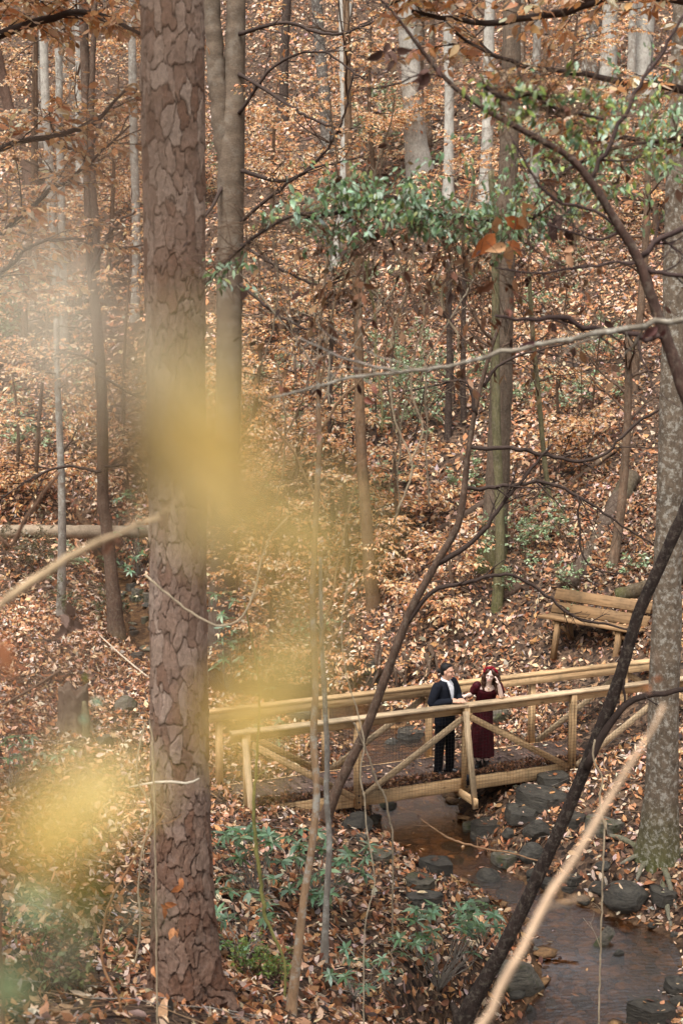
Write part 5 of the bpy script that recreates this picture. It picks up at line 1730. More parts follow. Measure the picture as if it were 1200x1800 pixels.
stem('dry forked stalk standing by the creek in front of the bridge', [(690, 1480, 3.2), (684, 1440, 3.9), (676, 1400, 3.9), (660, 1370, 3.9), (648, 1330, 3.2), (622, 1270, 2.6)], 15.5, 'twig', lin(150, 134, 112), 406, 'dead_stalk', 'stem', 3, n=6)
stem('thin twig arching over the pool below the bridge', [(1000, 1540, 3), (960, 1520, 3), (900, 1500, 3), (850, 1492, 4), (800, 1478, 4), (770, 1462, 3), (740, 1440, 2)], 16.5, 'twig', lin(150, 116, 86), 407, 'fallen_twig', 'twig', 4, root=True, n=6)
stem('thin dark stem curving at the far left edge', [(-20, 1020, 8), (20, 960, 8), (50, 905, 7), (75, 870, 6), (105, 830, 4)], 6.0, 'twig', lin(110, 84, 66), 408, 'bare_shoot', 'stem', 2)
stem('thin brown stem in the left foreground beneath the yellow leaves', [(210, 1760, 5), (180, 1690, 5), (190, 1600, 5), (230, 1520, 4), (290, 1430, 3)], 8.6, 'twig', lin(150, 112, 80), 409, 'bare_shoot', 'stem', 4)
stem('pale curved twig in front of the pine trunk', [(225, 1385, 3), (260, 1377, 4), (300, 1374, 5), (330, 1377, 5), (350, 1368, 3)], 8.8, 'twig', lin(196, 184, 164), 410, 'vine', 'vine', 0, root=True, n=6)
for k, (px, a, b, y, lb) in enumerate([(255, 1290, 1700, 8.5, 'thin pale vine running down beside the pine trunk'), (700, 900, 420, 9, 'thin grey vine stem rising at centre under the ivy'), (735, 820, 430, 9, 'thin tan vine stem right under the ivy bank'), (660, 760, 440, 9, 'thin olive vine stem at the left end of the ivy'),
                                 (790, 620, 420, 9, 'short tan vine stem dangling beneath the ivy'), (1050, 1500, 1300, 12, 'thin dry grass stalk by the mossy trunk')]):
    rnd = random.Random(600 + k)
    m = 7
    pts = [(px + rnd.gauss(0, 12) + (i - 3) * rnd.uniform(-6, 6), a + (b - a) * i / (m - 1), 3.6) for i in range(m)]
    stem(lb, pts, y, 'twig', lin(168, 150, 124) if k != 3 else lin(132, 126, 88), 600 + k, 'vine', 'vine', 3, .25, root=True if a < 1200 else None, n=5)

rv = random.Random(55)
for k in range(16):
    px, py = rv.uniform(430, 760), rv.uniform(450, 1000)
    a = rv.uniform(-.5, .5) + (math.pi if rv.random() < .5 else 0) * 0
    m = 8
    L = rv.uniform(180, 420)
    pts, dx = [], rv.uniform(-.5, .5)
    for i in range(m):
        dx += rv.gauss(0, .16)
        pts.append((px, py, rv.uniform(2.4, 3.6)))
        px += dx * L / m; py -= L / m
    stem('thin pale vine tangled before the slope at the picture centre', pts, rv.uniform(10, 15), 'twig', (lin(150, 134, 112), lin(120, 100, 80), lin(170, 156, 134))[k % 3], 620 + k, 'vine', 'vine', 6, .45, root=True, n=5)[0]['group'] = 'thin vines at the centre'

# ------------------------------------------------------------------ ivy-like evergreen vine across the upper right
IVY = np.array([lin(136, 160, 126), lin(110, 138, 92), lin(172, 194, 168), lin(86, 108, 56), lin(148, 160, 92)])
IVYW = np.array([.3, .25, .15, .18, .12])
def vine_bank(label, path, y, n, thick, size, seed, tangle=20, drop=.8, pal=IVY, w=IVYW, fall=.55):
    P, r = px_path(path, y)
    r[:] = np.linspace(.012, .008, len(r))
    q = smooth_path(np.c_[P, r], 50)
    b = q[0, :3]
    t = thing('evergreen_vine', label, 'vine', b)
    rnd = random.Random(seed)
    g = Geo()
    tube(g, q[:, :3], q[:, 3], 6, TINT['dark'])
    tw = []
    for k in range(70):
        i = rnd.randint(0, 48)
        grow(g, q[i, :3], norm(np.array([rnd.gauss(0, 1), rnd.gauss(0, .6), rnd.gauss(.1, .6)])), rnd.uniform(.15, .45), .004, 1, rnd, tw, TINT['brown'], 2, n=4)
    dead = []
    for k in range(tangle):
        i = rnd.randint(3, 46)
        p = q[i, :3]
        d = np.array([rnd.gauss(0, .5), rnd.gauss(0, .3), -1])
        grow(g, p, d, drop * rnd.uniform(.3, 1.2), .004, 1, rnd, dead, lin(96, 76, 60) * rnd.uniform(.6, 1.5), 3, .3, n=6)
    g.build('stems', M['twig'], t, kind='stuff')
    gd = Geo()
    leaves_on(gd, dead, .075, .17, DARKPAL, DARKW, 2, .8, .45, .8)
    gd.build('dead_leaves', M['litter'], t, kind='stuff', smooth=False)
    ns = max(8, n // 14)
    i = rng.integers(0, 49, ns)
    f = rng.random((ns, 1))
    mod = (.55 + .9 * rng.random((50, 1)) ** 1.5)[i]
    cen = q[i, :3] * (1 - f) + q[i + 1, :3] * f + rng.standard_normal((ns, 3)) * np.array([thick * .9, thick, thick * .75]) * mod
    ax = norm(rng.standard_normal((ns, 3)) * np.array([1, .6, .5]) + np.array([0, 0, -.3]))
    pick = rng.integers(0, ns, n)
    pos = cen[pick] + ax[pick] * rng.uniform(-.14, .14, (n, 1)) + rng.standard_normal((n, 3)) * .018
    d = norm(ax[pick] * .5 + np.c_[rng.standard_normal(n) * .6, rng.standard_normal(n) * .6 - .25, -np.abs(rng.normal(fall, .5, n))])
    nn = norm(np.c_[rng.standard_normal(n) * .5, -.6 + rng.standard_normal(n) * .4, .8 + rng.standard_normal(n) * .3])
    L = size * rng.uniform(.5, 1.15, n)
    g = Geo()
    leaf_batch(g, pos, d, nn, L, L * rng.uniform(.34, .5, n), leaf_cols(n, pal, w), 2, rng.uniform(.1, .45, n), rng.uniform(.05, .4, n))
    g.build('leaves', M['green'], t, kind='stuff', smooth=False)
    return t, q
vine_bank('evergreen vine with small glossy leaves draped across the upper middle', [(535, 385, 5), (610, 370, 5), (680, 345, 5), (740, 368, 5), (800, 380, 5), (860, 388, 5), (930, 385, 5), (985, 345, 5)], 9.0, 2300, .14, .058, 1, 70, 1.1)
vine_bank('evergreen vine with yellow-green leaves along the right edge', [(960, 325, 5), (1020, 285, 5), (1080, 260, 5), (1140, 250, 5), (1210, 240, 5), (1300, 230, 5)], 8.2, 1500, .28, .054, 2, 14, .5, np.vstack([IVY, [lin(132, 142, 66), lin(150, 156, 84)]]), np.r_[IVYW, .2, .15])
GRN2 = np.array([lin(104, 122, 48), lin(84, 104, 44), lin(128, 138, 66), lin(92, 118, 84)])
vine_bank('spray of yellow-green leaves hanging under the near forked limb', [(850, 150, 4), (890, 175, 4), (930, 165, 4), (975, 190, 4), (1020, 200, 4), (1060, 210, 4)], 7.0, 170, .09, .060, 3, 3, .2, GRN2, np.array([.35, .3, .15, .2]))
vine_bank('loose sprays of bluish leaves left of the ivy bank by the forked beech', [(360, 500, 3), (430, 430, 3), (500, 385, 3), (560, 372, 3)], 8.5, 130, .09, .062, 4, 3, .3)
# curled dead leaves caught in the vine and on the twigs
def dead_leaf(label, px, py, y, L, seed, col, hang=True):
    rnd = random.Random(seed)
    p = at(px, py, y)
    g = Geo()
    d = norm(np.array([[rnd.gauss(0, .5), rnd.gauss(0, .3), -1 if hang else rnd.gauss(0, .3)]]))
    leaf_batch(g, p[None], d, np.array([[rnd.gauss(0, .3), -1, .2]]), np.array([L]), np.array([L * .5]), np.array([col]), 2, .4, .3)
    return g, p
def dead_clump(label, px, py, y, n, size, seed, col=lin(96, 66, 56), name='dead_leaf_clump'):
    p = at(px, py, y)
    rnd = random.Random(seed)
    t = thing(name, label, 'dead leaves', p)
    g = Geo()
    tube(g, [p + [0, 0, size * 1.2], p + [rnd.gauss(0, .01), 0, 0], p + [rnd.gauss(0, .02), 0, -size]], .0025, 4, TINT['brown'])
    g.build('twig', M['twig'], t)
    for k in range(n):
        g = Geo()
        d = norm(np.array([[rnd.gauss(0, .8), rnd.gauss(0, .6), -rnd.uniform(.2, 1.2)]]))
        pos = p[None] + np.array([[rnd.gauss(0, size * .3), rnd.gauss(0, size * .3), rnd.gauss(0, size * .5)]])
        L = size * rnd.uniform(.8, 1.4)
        leaf_batch(g, pos, d, np.array([[rnd.gauss(0, .6), -1, rnd.gauss(0, .5)]]), np.array([L]), np.array([L * .55]), np.array([col * rnd.uniform(.7, 1.3)]), 2, rnd.uniform(.2, .8), rnd.uniform(.2, .7))
        g.build('leaf', M['litter'], t, smooth=False)
for k, (px, py, y, n, s, lb, c) in enumerate([
        (685, 95, 7.5, 6, .07, 'dark curled leaf clump hanging at upper centre under the forked limb', lin(96, 72, 62)), (758, 128, 7.5, 7, .07, 'dark shaggy leaf clump on the forked limb', lin(90, 64, 56)),
        (905, 395, 8.6, 5, .14, 'large pale orange dead leaves caught on the evergreen vine', lin(206, 158, 116)), (880, 400, 8.6, 3, .13, 'rust dead leaves beside the pale ones on the evergreen vine', lin(176, 104, 60)),
        (975, 385, 8.4, 5, .09, 'dark withered leaf clump right of the pale leaves on the vine', lin(84, 62, 54)), (845, 500, 8.6, 3, .10, 'brown dead leaf hanging beneath the vine', lin(120, 80, 58)),
        (488, 680, 6.0, 3, .055, 'brown dead leaf on the lichen bough tip', lin(128, 82, 66)), (552, 745, 5.6, 3, .05, 'pinkish dry leaf at the centre before the saplings', lin(196, 150, 132)), (650, 690, 6.0, 2, .05, 'reddish dead leaf under the lichen bough', lin(136, 82, 66)),
        (118, 1085, 7.0, 9, .075, 'grey-brown shrivelled leaf cluster hanging at left before the creek', lin(128, 104, 92)), (205, 945, 2.8, 3, .028, 'blurred rust leaf on the slanting left stem', lin(124, 82, 60)),
        (12, 1105, 1.15, 2, .034, 'blurred rust-red leaf at the left edge', lin(128, 78, 46)), (890, 545, 6.3, 3, .045, 'small dead leaf on the lichen bough at right', lin(130, 84, 70)), (935, 590, 6.0, 3, .045, 'purplish dead leaf knot on the lichen bough', lin(112, 80, 78)),
        (1150, 575, 6.0, 4, .05, 'dark dead leaf knot where the bough meets the forked limb', lin(90, 60, 56)), (1010, 440, 7.6, 3, .08, 'pale dry leaf caught at the limb fork', lin(196, 150, 116)),
        (1150, 1185, 2.6, 2, .035, 'blurred orange leaf before the pale right trunk', lin(206, 140, 98)),
        (318, 1545, 8.7, 2, .07, 'orange leaf stuck to the foot of the pine', lin(192, 124, 78)), (290, 1590, 8.7, 3, .06, 'rust leaves on the dark pine bark', lin(176, 110, 66)), (312, 1635, 8.7, 2, .06, 'small tan leaf low on the pine', lin(188, 132, 90)), (270, 1690, 8.7, 2, .07, 'pale orange leaf left of the pine foot', lin(196, 136, 92))]):
    dead_clump(lb, px, py, y, n, s, 700 + k, c)

# ------------------------------------------------------------------ rhododendrons and hollies
RHO = np.array([lin(100, 128, 96), lin(82, 106, 70), lin(130, 154, 124), lin(70, 90, 52)])
RHOW = np.array([.35, .3, .2, .15])
def rhododendron(label, px, py, tips, leafL, seed, y=None, rb=None, group=None, name='rhododendron', pal=RHO, w=RHOW, cnt=8):
    "stems from a base, each ending in a whorl of long leaves; tips are [(px,py,dy)]"
    b = hit(px, py) if y is None else at(px, py, y)
    if y is not None:
        b[2] = gz(b[0], b[1])
    t = thing(name, label, 'shrub', b, group)
    rnd = random.Random(seed)
    g = Geo(); gl = Geo()
    pos, d, nn = [], [], []
    for (tx, ty, dy) in tips:
        e = at(tx, ty, b[1] + dy)
        e[2] = max(e[2], gz(e[0], e[1]) + .08)
        hub = b + (np.array([b[0] * .35 + e[0] * .65, b[1] * .35 + e[1] * .65, b[2] * .45 + e[2] * .55]) - b) * rnd.uniform(.75, 1)
        m = (hub + e) / 2 + np.array([rnd.gauss(0, .04), rnd.gauss(0, .04), rnd.uniform(-.04, .04)])
        P = smooth_path([b, (b + hub) / 2 + [rnd.gauss(0, .03), 0, .03], hub, m, e], 12)
        tube(g, P, np.linspace(.006, .0025, 12), 4, TINT['grey'])
        ax = norm(norm(e - m) * .5 + np.array([rnd.gauss(0, .25), rnd.gauss(0, .25), .9]))
        for s in range(cnt):
            a = 2 * np.pi * (s + rnd.uniform(-.25, .25)) / cnt
            u = norm(np.cross(ax, [1, .2, .1])); v = np.cross(ax, u)
            dd = norm((u * math.cos(a) + v * math.sin(a)) + ax * rnd.uniform(-.25, .5))
            pos.append(e); d.append(dd); nn.append(norm(ax + .25 * np.array([rnd.gauss(0, 1), rnd.gauss(0, 1), rnd.gauss(0, 1)])))
    n = len(pos)
    L = 1.15 * leafL * rng.uniform(.6, 1.15, n)
    leaf_batch(gl, np.array(pos), np.array(d), np.array(nn), L, L * rng.uniform(.26, .38, n), leaf_cols(n, pal, w), 2, rng.uniform(.05, .4, n), rng.uniform(.1, .5, n))
    g.build('stems', M['twig'], t, kind='stuff')
    gl.build('leaves', M['green'], t, kind='stuff', smooth=False)
    return t
rr = random.Random(42)
def cloud(cx, cy, w, h, n, dy=.35):
    return [(cx + rr.uniform(-1, 1) * w, cy + rr.uniform(-1, 1) * h, rr.uniform(-dy, dy)) for _ in range(n)]
rhododendron('bright green rhododendron leaning over the creek at lower centre', 770, 1745, cloud(800, 1620, 75, 35, 22) + cloud(840, 1650, 50, 30, 8) + cloud(720, 1650, 40, 40, 10), .125, 1)
rhododendron('rhododendron whorls right of the pine before the bridge end', 455, 1590, cloud(440, 1500, 55, 50, 20) + cloud(400, 1470, 30, 20, 6), .13, 2)
rhododendron('rhododendron clump at the middle bank behind the crooked sapling', 560, 1600, cloud(560, 1480, 60, 30, 14) + cloud(620, 1520, 30, 40, 9) + cloud(540, 1560, 40, 40, 10), .13, 3)
rhododendron('low rhododendron sprigs beside the foot of the pine', 430, 1690, cloud(430, 1590, 50, 30, 12) + cloud(400, 1640, 30, 40, 5), .12, 4)
rhododendron('small rhododendron right of the crooked sapling near the bottom', 620, 1760, cloud(640, 1700, 70, 40, 12), .10, 5)
rhododendron('rhododendron growing up the right side of the pine', 400, 1220, cloud(395, 1110, 30, 70, 22) + cloud(440, 1190, 40, 40, 10), .15, 6)
rhododendron('rhododendron left of the pine above the creek stones', 245, 1015, cloud(235, 920, 30, 60, 18) + cloud(210, 985, 30, 20, 10), .15, 7)
rhododendron('dark rhododendron behind the pine in the yellow haze', 440, 960, cloud(440, 880, 60, 60, 26), .15, 8)
rhododendron('rhododendron under the left bridge rail', 470, 1330, cloud(480, 1290, 40, 25, 14), .12, 9)
rhododendron('green leafy shrub at the left edge of the trail', 20, 1390, cloud(30, 1320, 40, 30, 16) + cloud(90, 1330, 40, 20, 8), .11, 10)
rhododendron('rhododendron beside the smooth forked beech', 390, 380, cloud(375, 300, 20, 60, 10), .22, 11)
def holly(label, px, py, w, h, n, leafL, seed, pal=GREEN, palw=GREENW, dy=.8, name='holly_bush'):
    b = hit(px, py)
    y = b[1]
    t = thing(name, label, 'shrub', b, None)
    rnd = random.Random(seed)
    g, gl, tw = Geo(), Geo(), []
    W, H = w / ppm(y), h / ppm(y)
    for k in range(int(n * 1.8)):
        e = np.array([rnd.gauss(0, .5) * W, rnd.gauss(0, .4) * W, 0])
        p = b + e; p[2] = gz(p[0], p[1])
        grow(g, p, np.array([rnd.gauss(0, .4), rnd.gauss(0, .4), 1]), H * rnd.uniform(.5, 1.1), .008, 2, rnd, tw, TINT['brown'], 3, n=5)
    leaves_on(gl, tw, leafL * 1.2, leafL * .28, pal, palw, 1, .1, .5, .7)
    g.build('stems', M['twig'], t, kind='stuff')
    gl.build('leaves', M['green'], t, kind='stuff', smooth=False)
OLV = np.array([lin(128, 146, 106), lin(150, 168, 130), lin(108, 124, 84), lin(166, 180, 150)])
OLVW = np.array([.3, .3, .2, .2])
holly('holly thicket on the slope beneath the level lichen bough', 660, 770, 70, 110, 9, .075, 1, OLV, OLVW)
holly('holly thicket right of the thicket under the lichen bough', 745, 745, 60, 100, 8, .075, 2, OLV, OLVW)
holly('green seedlings in front of the mossy-based grey trunk', 915, 1010, 70, 90, 6, .06, 3, OLV, OLVW)
holly('green seedlings between mossy trunk and fallen trunk on the right', 985, 960, 50, 70, 4, .06, 4, OLV, OLVW)
holly('leafy seedlings just above the bench back', 1010, 1050, 45, 50, 4, .055, 5, OLV, OLVW)
holly('dull green thicket on the upper slope left of the pale trunk', 680, 265, 40, 90, 7, .12, 6, OLV, OLVW)
holly('grey-green thicket on the far left slope', 40, 620, 60, 110, 8, .10, 7, OLV, OLVW)
holly('dark shrub with sparse leaves behind the fallen log at left', 40, 1010, 60, 80, 9, .05, 8, np.array([lin(86, 78, 56), lin(104, 96, 70)]), np.array([.5, .5]), name='bare_bush')
holly('dark bushy tangle beside the creek stones at left', 165, 1090, 50, 60, 8, .05, 9, np.array([lin(76, 82, 52), lin(96, 98, 66)]), np.array([.5, .5]), name='bare_bush')
holly('holly at the far right slope below the ivy', 1060, 640, 40, 60, 5, .07, 10, OLV, OLVW)
holly('green thicket on the left bank in the yellow blur', 60, 800, 50, 70, 6, .09, 11, OLV, OLVW)
holly('low yellow-green plants at the bottom by the crooked sapling', 480, 1730, 60, 60, 9, .035, 12, np.array([lin(122, 134, 62), lin(92, 116, 56)]), np.array([.5, .5]), name='low_plant')
holly('tangled undergrowth in the bottom left corner', 90, 1740, 90, 90, 10, .05, 13, np.array([lin(104, 108, 66), lin(140, 104, 72)]), np.array([.5, .5]), name='bare_bush')

rr = random.Random(91)
for k, (px, py, w, h, lb) in enumerate([(480, 700, 50, 60, 'olive seedlings on the slope left of the crooked sapling'), (560, 800, 60, 60, 'pale green seedlings behind the crooked sapling'), (720, 640, 60, 60, 'olive seedlings just below the lichen bough'), (860, 660, 50, 50, 'olive seedlings left of the tall mossy-based trunk'),
                              (940, 720, 50, 50, 'olive seedlings under the right dark branches'), (1020, 720, 40, 50, 'pale green seedlings on the right slope'), (620, 540, 60, 60, 'grey-green seedlings on the upper middle slope'), (520, 560, 60, 60, 'grey-green seedlings right of the forked beech'), (700, 850, 40, 40, 'small green seedlings on the middle slope'),
                              (830, 860, 40, 40, 'small green seedlings by the crooked tree branches'), (960, 560, 50, 50, 'olive seedlings on the slope behind the lichen bough'), (1000, 480, 40, 60, 'olive seedlings on the upper right slope'), (800, 520, 50, 50, 'grey-green seedlings under the vine'), (640, 900, 40, 40, 'small green seedlings beside the leaning brown trunk'),
                              (560, 1120, 40, 40, 'green seedlings behind the left bridge rail'), (1120, 1000, 40, 30, 'green seedlings behind the mossy log'), (120, 1010, 50, 40, 'dull green brush before the fallen log'), (60, 730, 60, 60, 'grey-green brush on the left slope')]):
    holly(lb, px, py, w, h, 4, .075, 50 + k, OLV, OLVW, name='seedling_patch')
beech('young beech with orange leaves hiding the foot of the forked beech', (432, 1195), (424, 700), 7, 40, (.7, 1.5), .095, .05, 21)
beech('young beech with tan leaves right of the pine above the bridge end', (480, 1215), (500, 860), 7, 34, (.6, 1.4), .09, .05, 22)

# ------------------------------------------------------------------ unseen evergreens added left of the camera to shade the near bank
for k, (x, y, lb) in enumerate([(-4.4, 2.6, 'added shade pine out of view just left of the viewpoint'), (-7.5, 6.0, 'added shade pine out of view down the bank left of the viewpoint'), (-9.0, 1.0, 'added shade pine out of view further left of the viewpoint')]):
    b = np.array([x, y, gz(x, y)])
    t = thing('pine_tree', lb, 'tree', b)
    rnd = random.Random(800 + k)
    g = Geo()
    trunk_mesh(g, np.array([b - [0, 0, .3], b + [0, 0, 5], b + [.2, .1, 15]]), np.array([.19, .16, .05]), rnd, TINT['brown'], 12, .06, .3, 0, .3, k, .3)
    g.build('trunk', M['bark_brown'], t)
    gw, gl, tw = Geo(), Geo(), []
    for q in range(34):
        z = rnd.uniform(5.0, 15); a = rnd.uniform(0, 6.28)
        grow(gw, b + np.array([.02 * z, .01 * z, z]), np.array([math.cos(a), math.sin(a), .15]), 3.0 * (1.15 - z / 18), .03, 1, rnd, tw, TINT['brown'], 5, n=5)
    gw.build('branches', M['twig'], t, kind='stuff')
    leaves_on(gl, tw, .28, .05, NEED, np.array([.5, .5]), 1, .1, .28, 1.0)
    gl.build('crown', M['green'], t, kind='stuff', smooth=False)

# ------------------------------------------------------------------ out-of-focus yellow leaves close to the camera
YEL = np.array([lin(255, 230, 150), lin(254, 224, 134), lin(255, 234, 172), lin(253, 240, 214)])  # last tone: pale leaves added to imitate the whitish lens veil
ysap = thing('sapling', 'blurred yellow-leaved sapling close to the camera on the left', 'tree', (-.30, .40, gz(-.30, .40)))
g = Geo()
main = smooth_path([(-.30, .40, gz(-.30, .40) - .1), (-.24, .34, 5.6), (-.16, .28, 6.3), (-.08, .26, 6.66), (-.04, .26, 6.78), (-.03, .26, 6.90)], 30)
tube(g, main, np.linspace(.006, .0012, 30), 6, TINT['brown'])
g.build('trunk', M['twig'], ysap)
YLEAF = [(405, 1290, .36, 150, 120, 80, 0), (450, 1320, .35, 110, 80, 30, 1), (380, 800, .33, 200, 140, 100, 1),  # px, py, distance, length(px), width(px), angle, colour index
    (382, 808, .34, 280, 180, 82, 0), (417, 908, .35, 230, 160, 112, 1), (357, 708, .34, 200, 140, 70, 2), (332, 618, .30, 140, 80, 70, 2), (432, 818, .33, 170, 120, 60, 0), (342, 898, .32, 120, 90, 40, 2),
    (514, 1144, .36, 190, 120, 100, 0), (434, 1254, .36, 170, 140, 60, 1), (484, 1204, .36, 130, 90, 20, 0), (554, 1194, .34, 120, 60, 60, 0),
    (160, 1400, .36, 210, 140, 25, 0), (60, 1480, .35, 200, 150, 110, 1), (190, 1330, .33, 120, 70, 60, 2), (120, 1460, .36, 120, 80, 50, 0), (90, 540, .25, 200, 100, 20, 3), (30, 650, .25, 190, 90, 100, 3), (180, 620, .25, 180, 90, 60, 3), (60, 430, .22, 150, 80, 60, 3), (220, 720, .27, 120, 70, 90, 2), (230, 1380, .36, 100, 60, 10, 0),
    (545, 880, .30, 110, 70, 60, 0), (560, 1010, .31, 110, 80, 110, 1), (610, 930, .30, 100, 60, 30, 0), (120, 1520, .36, 110, 70, 70, 1), (490, 980, .31, 110, 70, 80, 1), (450, 900, .32, 110, 70, 20, 0)]
for k, (px, py, y, L, W, an, ci) in enumerate(YLEAF):
    y = y * .70
    c = at(px, py, y)
    Lm, Wm = L / ppm(y), W / ppm(y)
    d = np.array([math.cos(R(an)), .15, -math.sin(R(an))])
    base = c - norm(d) * Lm * .5
    j = int(np.argmin(np.linalg.norm(main - base, axis=1)))
    g = Geo()
    tube(g, smooth_path([main[j], (main[j] + base) / 2 + [0, .01, .01], base], 8), .0008, 4, TINT['brown'])
    tw = g.build('twig', M['twig'], ysap)
    g = Geo()
    leaf_batch(g, base[None], d[None], np.array([[.1, -1.0, .35]]), np.array([Lm]), np.array([Wm]), YEL[ci][None], 2, .12, .12)
    g.build('leaf', M['yellow'], ysap)
gsap = thing('seedling', 'blurred green seedling leaves close to the camera at lower left', 'plant', (-.22, .46, gz(-.22, .46)))
g = Geo()
main = smooth_path([(-.22, .46, gz(-.22, .46) - .1), (-.16, .46, 5.9), (-.10, .46, 6.5), (-.09, .46, 6.60)], 16)
tube(g, main, np.linspace(.004, .001, 16), 5, TINT['green']); g.build('stem', M['twig'], gsap)
for (px, py, y, L, W, an, c) in [(60, 1590, .45, 90, 50, 10, lin(160, 182, 138)), (160, 1580, .45, 80, 60, 60, lin(110, 112, 36)), (245, 1605, .45, 90, 40, 20, lin(112, 112, 84)), (130, 1640, .45, 70, 40, 140, lin(120, 130, 90)), (20, 1740, .45, 130, 100, 60, lin(150, 164, 120)), (110, 1690, .45, 60, 40, 40, lin(150, 150, 130))]:
    c0 = at(px, py, y); Lm, Wm = L / ppm(y), W / ppm(y)
    d = np.array([math.cos(R(an)), .15, -math.sin(R(an))])
    base = c0 - norm(d) * Lm * .5
    j = int(np.argmin(np.linalg.norm(main - base, axis=1)))
    g = Geo(); tube(g, [main[j], (main[j] + base) / 2, base], .0008, 4, TINT['green']); g.build('twig', M['twig'], gsap)
    g = Geo(); leaf_batch(g, base[None], d[None], np.array([[.1, -1.0, .35]]), np.array([Lm]), np.array([Wm]), c[None], 2, .12, .12); g.build('leaf', M['yellow'], gsap)
for k, (px, py, y, L, an, lb) in enumerate([(162, 1228, 2.6, 26, 30, 'small blurred pale green leaf above the stump'), (142, 1256, 2.6, 24, 60, 'small blurred pale green leaf in front of the stump'), (152, 1182, 3.0, 22, 100, 'small blurred olive leaf over the stump top')]):
    c0 = at(px, py, y); Lm = L / ppm(y)
    g = Geo(); leaf_batch(g, c0[None], np.array([[math.cos(R(an)), .1, -math.sin(R(an))]]), np.array([[.1, -1, .4]]), np.array([Lm]), np.array([Lm * .55]), (lin(150, 180, 150) if k < 2 else lin(130, 140, 60))[None], 2, .12, .12)
    stemg = thing('briar_sprig', lb, 'plant', c0)
    g.build('leaf', M['yellow'], stemg)
    g = Geo(); tube(g, smooth_path([c0, c0 + [-.02, .05, -.1], c0 + [-.06, .3, -.6], [c0[0] - .1, c0[1] + .3, gz(c0[0] - .1, c0[1] + .3) - .03]], 14), .0012, 4, TINT['green']); g.build('stem', M['twig'], stemg)
# ------------------------------------------------------------------ creek rocks
def ico(sub):
    bm = bmesh.new()
    bmesh.ops.create_icosphere(bm, subdivisions=sub, radius=1.0)
    v = np.array([p.co[:] for p in bm.verts]); f = np.array([[q.index for q in p.verts] for p in bm.faces])
    bm.free()
    return v, f
IV, IF = ico(4)
IV3, IF3 = ico(3)
def rock(label, px, py, w, h, kind='slab', seed=0, mossy=False, yaw=None, tilt=0.0, depth=1.0, group=None, name='creek_rock', sink=.28, pos=None, small=False, roll=0.0):
    "px,py: centre of the rock's foot in the photograph; w,h its size in photograph pixels"
    b = hit(px, py) if pos is None else np.asarray(pos, float)
    s = ppm(b[1])
    W, H = w / s / 2, h / s / 2
    rnd = random.Random(seed * 13 + 5)
    v0, f0 = (IV3, IF3) if small else (IV, IF)
    v = v0.copy()
    if kind == 'slab':
        # split slab: an irregular polygon with a flat top, stepped edges, then roughened
        m_ = 7
        aa = np.sort(np.array([2 * math.pi * (q + rnd.uniform(-.32, .32)) / m_ for q in range(m_)]))
        ro = np.array([rnd.uniform(.78, 1.08) for _ in range(m_)])
        poly = np.c_[np.cos(aa) * ro, np.sin(aa) * ro]
        ex = np.roll(poly, -1, 0) - poly
        nn_ = np.c_[ex[:, 1], -ex[:, 0]]
        nn_ = nn_ / np.linalg.norm(nn_, axis=1, keepdims=True)
        dd_ = (nn_ * poly).sum(1)
        v = v * np.array([1.7, 1.7, 1.7])
        for sh_ in range(2):
            for q in range(m_):
                step = .90 if (q % 3 == 0) else 1.0
                t_ = v[:, :2] @ nn_[q] - dd_[q] * np.where(v[:, 2] > .15, step, 1.0)
                v[:, :2] -= np.outer(np.maximum(t_, 0), nn_[q])
        tl = np.array([rnd.gauss(0, .10), rnd.gauss(0, .10)])
        v[:, 2] = np.clip(v[:, 2], -.5, .5 + v[:, :2] @ tl)
    else:
        for k in range(13 if kind == 'block' else 7):
            nrm = norm(np.array([rnd.gauss(0, 1), rnd.gauss(0, 1), rnd.gauss(0, .8)]))
            dd = rnd.uniform(.55, .85) if kind == 'block' else rnd.uniform(.8, .95)
            q = v @ nrm
            v = v - np.outer(np.maximum(q - dd, 0), nrm)
    v = v * (1 + .035 * fbm(v * 3.2 + seed * 3.1, 4, seed))[:, None]
    v = v / np.abs(v).max(0)
    v = v * np.array([W, W * depth * rnd.uniform(.7, 1.0), H * 1.12])
    yw = rnd.uniform(0, 6.28) * (.3 if kind == 'slab' else 1) if yaw is None else yaw
    Rm = Matrix.Rotation(yw, 3, 'Z') @ Matrix.Rotation(tilt, 3, 'X') @ Matrix.Rotation(roll, 3, 'Y')
    v = v @ np.array(Rm).T
    g = Geo()
    zc = b[2] + H * (1 - sink * 2)
    off = np.array([b[0], b[1] + W * depth * .3, zc])
    o = bpy.data.objects.new(name, None)
    g.add(v, f0)
    o = bpy.data.objects.new(name, g.mesh(name, smooth=(kind == 'round')))
    o.data.materials.append(M['rock_moss'] if mossy else M['rock'])
    o.location = off
    COL.objects.link(o)
    tag(o, label, 'rock', group)
    return o
